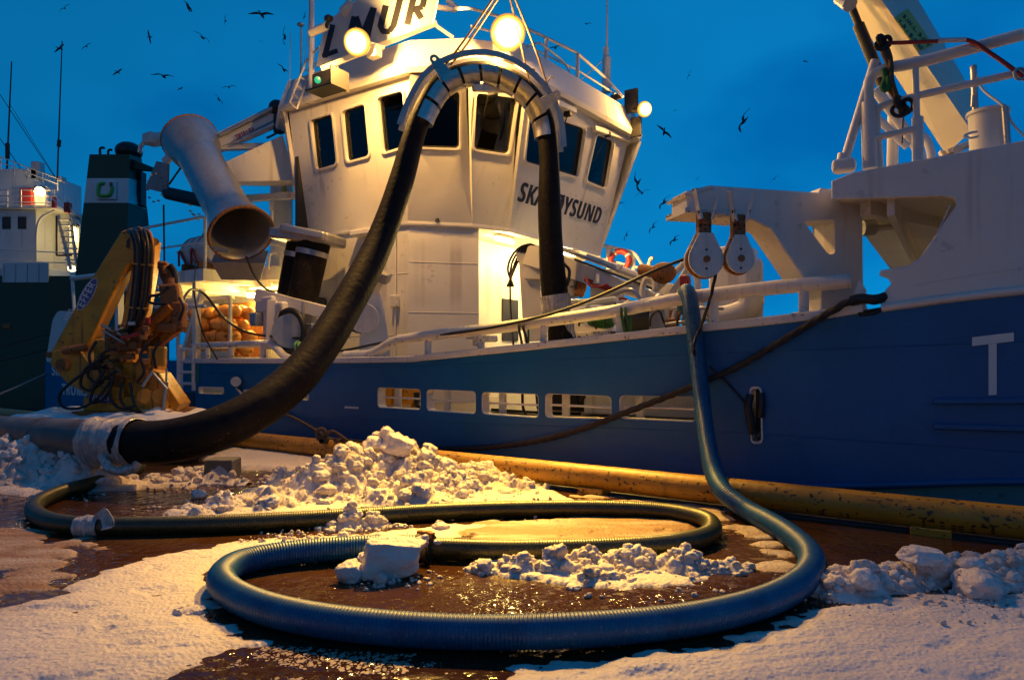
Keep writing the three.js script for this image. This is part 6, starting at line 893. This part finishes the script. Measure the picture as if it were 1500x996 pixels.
{ const o = thing('slack_cable', 'black cable slung from the yellow crane past the floats to the winch', 'cable'); mesh('cable', [tube([PX(262, 470, 10.4), PX(270, 435, 11), PX(283, 424, 11.6), PX(300, 432, 12), PX(330, 468, 12.2), PX(360, 486, 12.2), PX(400, 493, 12.1), PX(455, 496, 11.8)], 0.022, 60, 7), tube([PX(283, 424, 11.6), PX(288, 455, 12), PX(298, 490, 12.3), PX(318, 527, 12.4)], 0.016, 30, 6), tube([PX(283, 424, 11.6), PX(285, 400, 12.5), PX(285, 385, 13)], 0.012, 10, 6), tube([PX(360, 375, 12.2), PX(370, 400, 12.3), PX(385, 420, 12.3), PX(402, 430, 12.3)], 0.02, 24, 6)], M.black, o); }
// ------------------------------------------------------------------ the green vessel lying farther off
{
  const d = 36, o = thing('green_vessel', 'dark green ship with white upperworks moored farther off at left', 'ship', PX(60, 523, d).setY(-1.2));
  const q = o.position, Q = (px, py, dz = 0) => PX(px, py, d + dz).sub(q), A = (n, g, m, par = o) => { const r = mesh(n, g, m, par); return r; };
  const bx = (x0, y0, x1, y1, dz, dep, r = 0.03) => { const a = Q(x0, y1, dz), b = Q(x1, y0, dz); return box(V((a.x + b.x) / 2, (a.y + b.y) / 2, a.z - dep / 2), b.x - a.x, b.y - a.y, dep, r); };
  A('hull', [bx(-260, 412, 122, 640, 0, 9), bx(-260, 404, 112, 413, 0.1, 9)], M.farGreen);
  const h1 = A('deck_house', [bx(-60, 303, 52, 392, 1.2, 5), bx(-60, 392, 70, 404, 0.6, 6), bx(48, 310, 100, 404, 2.6, 4)], M.farWhite);
  const h2 = A('upper_house', [bx(-60, 247, 52, 302, 1.8, 4), bx(-60, 300, 78, 305, 0.9, 5)], M.farWhite);
  A('bulwark_panel', [bx(2, 384, 70, 414, -0.05, 0.06)], M.farWhite); A('panel_rib', [0, 1, 2, 3].map((i) => bx(3 + i * 17, 386, 4.5 + i * 17, 413, -0.1, 0.05)), M.farWhite);
  for (const x of [3, 26]) { A('window', [bx(x, 318, x + 11, 335, 1.18, 0.04, 0.1)], M.letter, h1); A('window_rim', [bx(x - 1.2, 317, x + 12.2, 336, 1.2, 0.03, 0.1)], M.farWhite, h1); }
  const lk = A('locker', [bx(27, 275, 45, 302, 1.5, 0.8)], M.red, h2);
  A('lit_wall', [bx(49, 275, 66, 303, 1.9, 0.2)], M.farWhite, h2);
  A('rails', [...[0, 1, 2].map((k) => rod(Q(-60, 277 + k * 9, 0.8), Q(82, 279 + k * 9, 0.8), 0.03)), ...[-20, 10, 30, 50, 66, 80].map((x) => rod(Q(x, 304, 0.8), Q(x, 277, 0.8), 0.03)), ...[0, 1].map((k) => rod(Q(-10, 226 + k * 8, 1.8), Q(85, 262 + k * 8, 1.8), 0.03)), ...[0, 20, 40, 62, 84].map((x) => rod(Q(x, 230 + x * 0.38, 1.8), Q(x, 249 + x * 0.36, 1.8), 0.03))], M.farWhite, h2).userData.kind = 'stuff';
  A('rails', [...[0, 1].map((k) => rod(Q(-60, 362 + k * 18, 0.2), Q(122, 372 + k * 14, 0.2), 0.03)), ...[0, 1].map((k) => rod(Q(66, 272 + k * 10, 0.5), Q(122, 322 + k * 10, 0.5), 0.03)), rod(Q(96, 287, 0.5), Q(112, 335, 0.5), 0.03)], M.farWhite).userData.kind = 'stuff';
  const st = A('stairway', [beam(Q(84, 315, 0.6), Q(103, 395, 0.2), 0.08, 0.2), beam(Q(102, 315, 0.6), Q(112, 395, 0.2), 0.08, 0.2)], M.farWhite); for (let i = 0; i < 9; i++) A('tread', [box(Q(94 + i * 1.6, 322 + i * 8.4, 0.4), 0.72, 0.05, 0.2, 0)], M.farWhite, st);
  A('davit', tube([Q(52, 392, 0.6), Q(54, 330, 0.6), Q(60, 318, 0.6), Q(78, 308, 0.6)], 0.06, 20, 8), M.farWhite); A('gangway_frame', [rod(Q(82, 316, 0.3), Q(82, 374, 0.3), 0.05), rod(Q(82, 374, 0.3), Q(104, 374, 0.3), 0.05)], M.rusty);
  A('red_box', [bx(92, 296, 100, 311, 0.4, 0.3), bx(74, 288, 79, 304, 0.6, 0.2)], M.red);
  A('doorway', [bx(100, 328, 114, 385, 2.0, 0.2)], M.farWhite);
  const ml = A('deck_lamp', [box(Q(57, 276, 1.5), 0.5, 0.2, 0.3, 0.05)], M.darkSteel); A('lamp_glass', [mv(new THREE.SphereGeometry(0.26, 14, 10), Q(57, 281, 1.2))], glow(1, 0.72, 0.3, 20), ml); lamp(Q(57, 284, 0.7), 14, SODIUM, 0.2, o);
  const m2 = A('deck_lamp', [box(Q(109, 330, 1.6), 0.4, 0.15, 0.2, 0.04)], M.darkSteel); A('lamp_glass', [box(Q(108, 345, 1.7), 0.22, 0.9, 0.1, 0.03)], glow(1, 0.85, 0.36, 9), m2); lamp(Q(107, 345, 1.2), 26, WARM, 0.2, o);
  const m3 = A('deck_lamp', [box(Q(105, 386, 0.5), 0.4, 0.1, 0.2, 0.04)], M.darkSteel); A('lamp_glass', [mv(new THREE.SphereGeometry(0.2, 12, 8).scale(1.3, 0.9, 0.6), Q(105, 393, 0.4))], glow(1, 0.75, 0.3, 8), m3);
  A('aerial', [rod(Q(9, 250, 2), Q(16, 90, 2), 0.05, 0.03), rod(Q(10, 210, 2), Q(10, 232, 2), 0.11)], M.darkSteel); A('aerial', [rod(Q(83, 262, 1.8), Q(90, 60, 1.8), 0.045, 0.025), rod(Q(86, 205, 1.8), Q(85, 215, 1.8), 0.1)], M.darkSteel);
  A('stay_wire', [rod(Q(-20, 110, 2), Q(85, 268, 1.8), 0.02), rod(Q(-10, 190, 2), Q(40, 262, 1.8), 0.02), rod(Q(12, 150, 2), Q(82, 262, 1.8), 0.012)], M.black);
  A('radar_box', [bx(44, 236, 56, 262, 1.8, 0.5), bx(84, 258, 90, 265, 1.6, 0.4)], M.galv);
  // funnel
  const d2 = -4, F1 = (px, py, dz) => Q(px, py, d2 + dz);
  const ring = (y, l, m, r) => [F1(l, y, 0), F1(m, y, 0), F1(r, y + (y - 230) * 0.06 , 1.6), F1(r, y, 4), F1(l, y, 4)];
  const X = (y) => [130 - (y - 228) * 0.118, 189 - (y - 228) * 0.03, 207 + (y - 228) * 0.11];
  const band = (y0, y1, m, nm, off = 0) => { const a = X(y0), b = X(y1), hi = [F1(a[0], y0, 0), F1(a[1], y0, 0), F1(a[2], y0 + 6, 1.8), F1(a[2], y0 + 6, 5), F1(a[0], y0, 5)], lo = [F1(b[0], y1, 0), F1(b[1], y1, 0), F1(b[2], y1 + 10, 1.8), F1(b[2], y1 + 10, 5), F1(b[0], y1, 5)]; const c = (l) => [...l, l[0]]; return A(nm, [loft(c(lo), c(hi))], m); };
  const fn = band(226, 261, M.farGreen, 'funnel'); band(261, 297, M.farWhite, 'funnel_band'); band(297, 440, M.farGreen, 'funnel_base');
  { const a = X(226), h = [F1(a[0], 226, 0), F1(a[1], 226, 0), F1(a[2], 232, 1.8), F1(a[2], 232, 5), F1(a[0], 226, 5)]; A('funnel_top', [loft([h[0], h[1], h[2]], [h[0], h[4], h[3]])], M.farGreen, fn); }
  A('exhaust', [mv(new THREE.SphereGeometry(0.62, 18, 12).scale(1, 0.75, 1), F1(188, 222, 1.6))], M.black, fn); A('exhaust_pipe', tube([F1(146, 228, 1), F1(146, 218, 1), F1(149, 216, 1), F1(152, 217, 1)], 0.06, 14, 7), M.black, fn); A('exhaust_pipe', tube([F1(158, 228, 1), F1(158, 221, 1), F1(161, 219, 1), F1(163, 220, 1)], 0.055, 14, 7), M.black, fn);
  A('funnel_wing', [taperBeam(F1(190, 240, 0.6), F1(222, 248, 0.2), 0.5, 0.5, 0.3, 0.2)], M.farGreen, fn); A('louvre', [bx(196, 250, 206, 300, d2 + 0.9, 0.5)], M.letter, fn);
  // emblem: a square sign with a rounded open letter and a small letter
  const sg = A('emblem_sign', [bx(140, 265, 169, 292, d2 - 0.12, 0.12, 0.05)], M.farWhite); const ep = (px, py, z) => F1(px, py, -0.14 - z);
  const mg = mat({ color: rgb(0.08, 0.42, 0.05), roughness: 0.5 });
  A('emblem_letter', [pipe([ep(152, 268.5, 0.02), ep(147, 268.5, 0.02), ep(144, 271, 0.02), ep(142.5, 284, 0.02), ep(144.5, 287, 0.02), ep(158, 287, 0.02), ep(162, 284, 0.02), ep(164, 274, 0.02)].map((p) => p), 0.075, 8)], mg, sg);
  { const g = letters('R', 0.21, 0.01); g.translate(ep(159, 273, 0.03).x, ep(159, 273.5, 0.03).y, ep(159, 273, 0.03).z); A('emblem_mark', [g], M.letter, sg); }
  A('draught_opening', [bx(2, 474, 14, 482, -0.05, 0.1)], M.rusty);
}
for (const [a, b, lab] of [[[-40, 515, 17], [72, 489, 16.6], 'upper thin mooring line in front of the dark green hull'], [[-40, 536, 17], [68, 512, 16.6], 'middle thin mooring line in front of the dark green hull'], [[-40, 592, 15], [66, 548, 16.4], 'lowest and palest mooring line in front of the dark green hull']]) rope('mooring_line', lab, [PX(...a), PX((a[0] + b[0]) / 2, (a[1] + b[1]) / 2 + 1.5, (a[2] + b[2]) / 2), PX(...b)], lab[0] === 'l' ? 0.025 : 0.013, lab[0] === 'l' ? mat({ color: rgb(0.3, 0.28, 0.25), roughness: 0.9 }) : M.ropeDark, 'mooring line', false);
// ------------------------------------------------------------------ gulls
{
  const mk = () => {                                // wings out, body along x
    const t = new THREE.Group();
    const body = lathe([[0.0, -0.30], [0.035, -0.26], [0.05, -0.16], [0.075, 0], [0.065, 0.14], [0.04, 0.2], [0.043, 0.24], [0.03, 0.28], [0.0, 0.29]], 12).rotateZ(-Math.PI / 2);
    mesh('body', [body, rod(V(0.28, 0.0, 0), V(0.335, -0.008, 0), 0.014, 0.005, 6)], M.gull, t); mesh('tail', [taperBeam(V(-0.26, 0, 0), V(-0.42, 0.0, 0), 0.05, 0.012, 0.13, 0.008, V(0, 1, 0))], M.gull, t);
    for (const s of [-1, 1]) { const P = [], I = []; const st = [[0, 0.10, -0.12, 0.02], [0.22, 0.13, -0.10, 0.10], [0.42, 0.10, -0.10, 0.07], [0.58, 0.0, -0.12, 0.0], [0.70, -0.12, -0.16, -0.05]]; st.forEach(([z, a, b, y]) => { for (const [x, dy] of [[a, 0.0], [(a + b) / 2, 0.016], [b, -0.002], [(a + b) / 2, -0.010]]) P.push(x, y + dy + 0.03, s * (z + 0.03)); }); for (let i = 0; i < 4; i++) for (let j = 0; j < 4; j++) { const a = i * 4 + j, b = i * 4 + (j + 1) % 4, c = a + 4, d = b + 4; I.push(a, c, b, b, c, d); } const g = new THREE.BufferGeometry(); g.setAttribute('position', new THREE.Float32BufferAttribute(P, 3)); g.setIndex(I); g.computeVertexNormals(); mesh('wing', [g], M.gull, t); }
    return t;
  };
  M.gull = mat({ color: rgb(0.085, 0.09, 0.095), roughness: 0.8, side: THREE.DoubleSide });
  const proto = mk();
  const B = [[275, 11, 26, 1.5, 'gull at the top edge above the grey net roller'], [383, 22, 32, 1.1, 'gull near the top edge left of the mast'], [296, 55, 24, 1.6, 'gull below the topmost gull, wings spread upright'], [219, 54, 16, -0.8, 'small gull left of the upright winged gull'], [417, 54, 26, -0.7, 'gull just left of the mast aerials'], [239, 112, 28, 0.5, 'large gull above the rim of the net roller at left'], [264, 130, 10, 0.1, 'tiny gull right of the large gull above the roller'], [415, 102, 22, 1.4, 'slim gull left of the bridge ladder'], [335, 128, 18, 0.3, 'right gull of the pair above the net roller'], [320, 146, 18, 1.2, 'left gull of the pair above the net roller'], [94, 12, 16, 0.2, 'small gull in the upper left corner of the sky'], [87, 71, 18, 0, 'small gull beside the tall aerial at upper left'], [126, 68, 14, 0.2, 'faint small gull right of the tall aerial at upper left'], [382, 61, 7, 0.6, 'tiniest gull left of the mast'], [370, 222, 16, 1.2, 'gull under the white knuckle crane'], [973, 194, 27, 1.4, 'gull right of the port floodlight'], [1090, 178, 36, -0.8, 'large gull flying alone above the gallows'], [935, 268, 30, -1.1, 'gull right of the last bridge window'], [941, 283, 20, 0.15, 'flat winged gull just below the gull by the last window'], [973, 297, 26, -0.4, 'blurred gull left of the gallows tip'], [903, 303, 24, 0.1, 'gull beside the ship name on the bridge'], [957, 333, 20, 0.1, 'gull with arched wings above the life buoy'], [988, 352, 22, 0, 'lowest gull, left of the rope blocks'], [989, 162, 7, 0.4, 'tiny gull high right of the port floodlight'], [814, 70, 20, 0.8, 'gull behind the roof rail'], [860, 35, 12, 0.1, 'small gull left of the tall aerial on the roof'], [446, 24, 12, -1.0, 'small gull above the satellite dome by the mast'], [1022, 262, 9, 0.2, 'tiny gull above the gallows arm tip'], [172, 106, 15, 0.6, 'small gull between the tall aerial and the large gull'], [330, 30, 14, -0.5, 'small gull between the two topmost gulls'], [1010, 110, 13, -0.4, 'small gull high between bridge and loading crane'], [1135, 262, 12, 0.3, 'small gull over the middle of the gallows arm'], [918, 345, 16, -0.2, 'gull low beside the far rail'], [1180, 90, 11, 0.5, 'tiny gull left of the loading crane boom']];
  for (const [px, py, w, ang, lab] of B) {
    const dist = clamp(1400 / w * (w < 12 ? 0.8 : 1), 32, 95), o = proto.clone(); o.name = numbered('gull'); o.position.copy(PX(px, py, dist)); const k = w * dist / F / 1.2; o.scale.setScalar(k);
    o.rotation.set(rr(-0.7, 0.2) + 0.5, rr(0, 6.28), ang, 'ZYX'); scene.add(o); tag(o, lab, 'gull', 'gulls circling over the ships');
    o.quaternion.setFromEuler(new THREE.Euler(0, 0, -ang)).multiply(new THREE.Quaternion().setFromEuler(new THREE.Euler(rr(-1.1, -0.3), Math.PI / 2 + rr(-0.7, 0.7), 0, 'YXZ')));
  }
}
renderer.render(scene, camera);
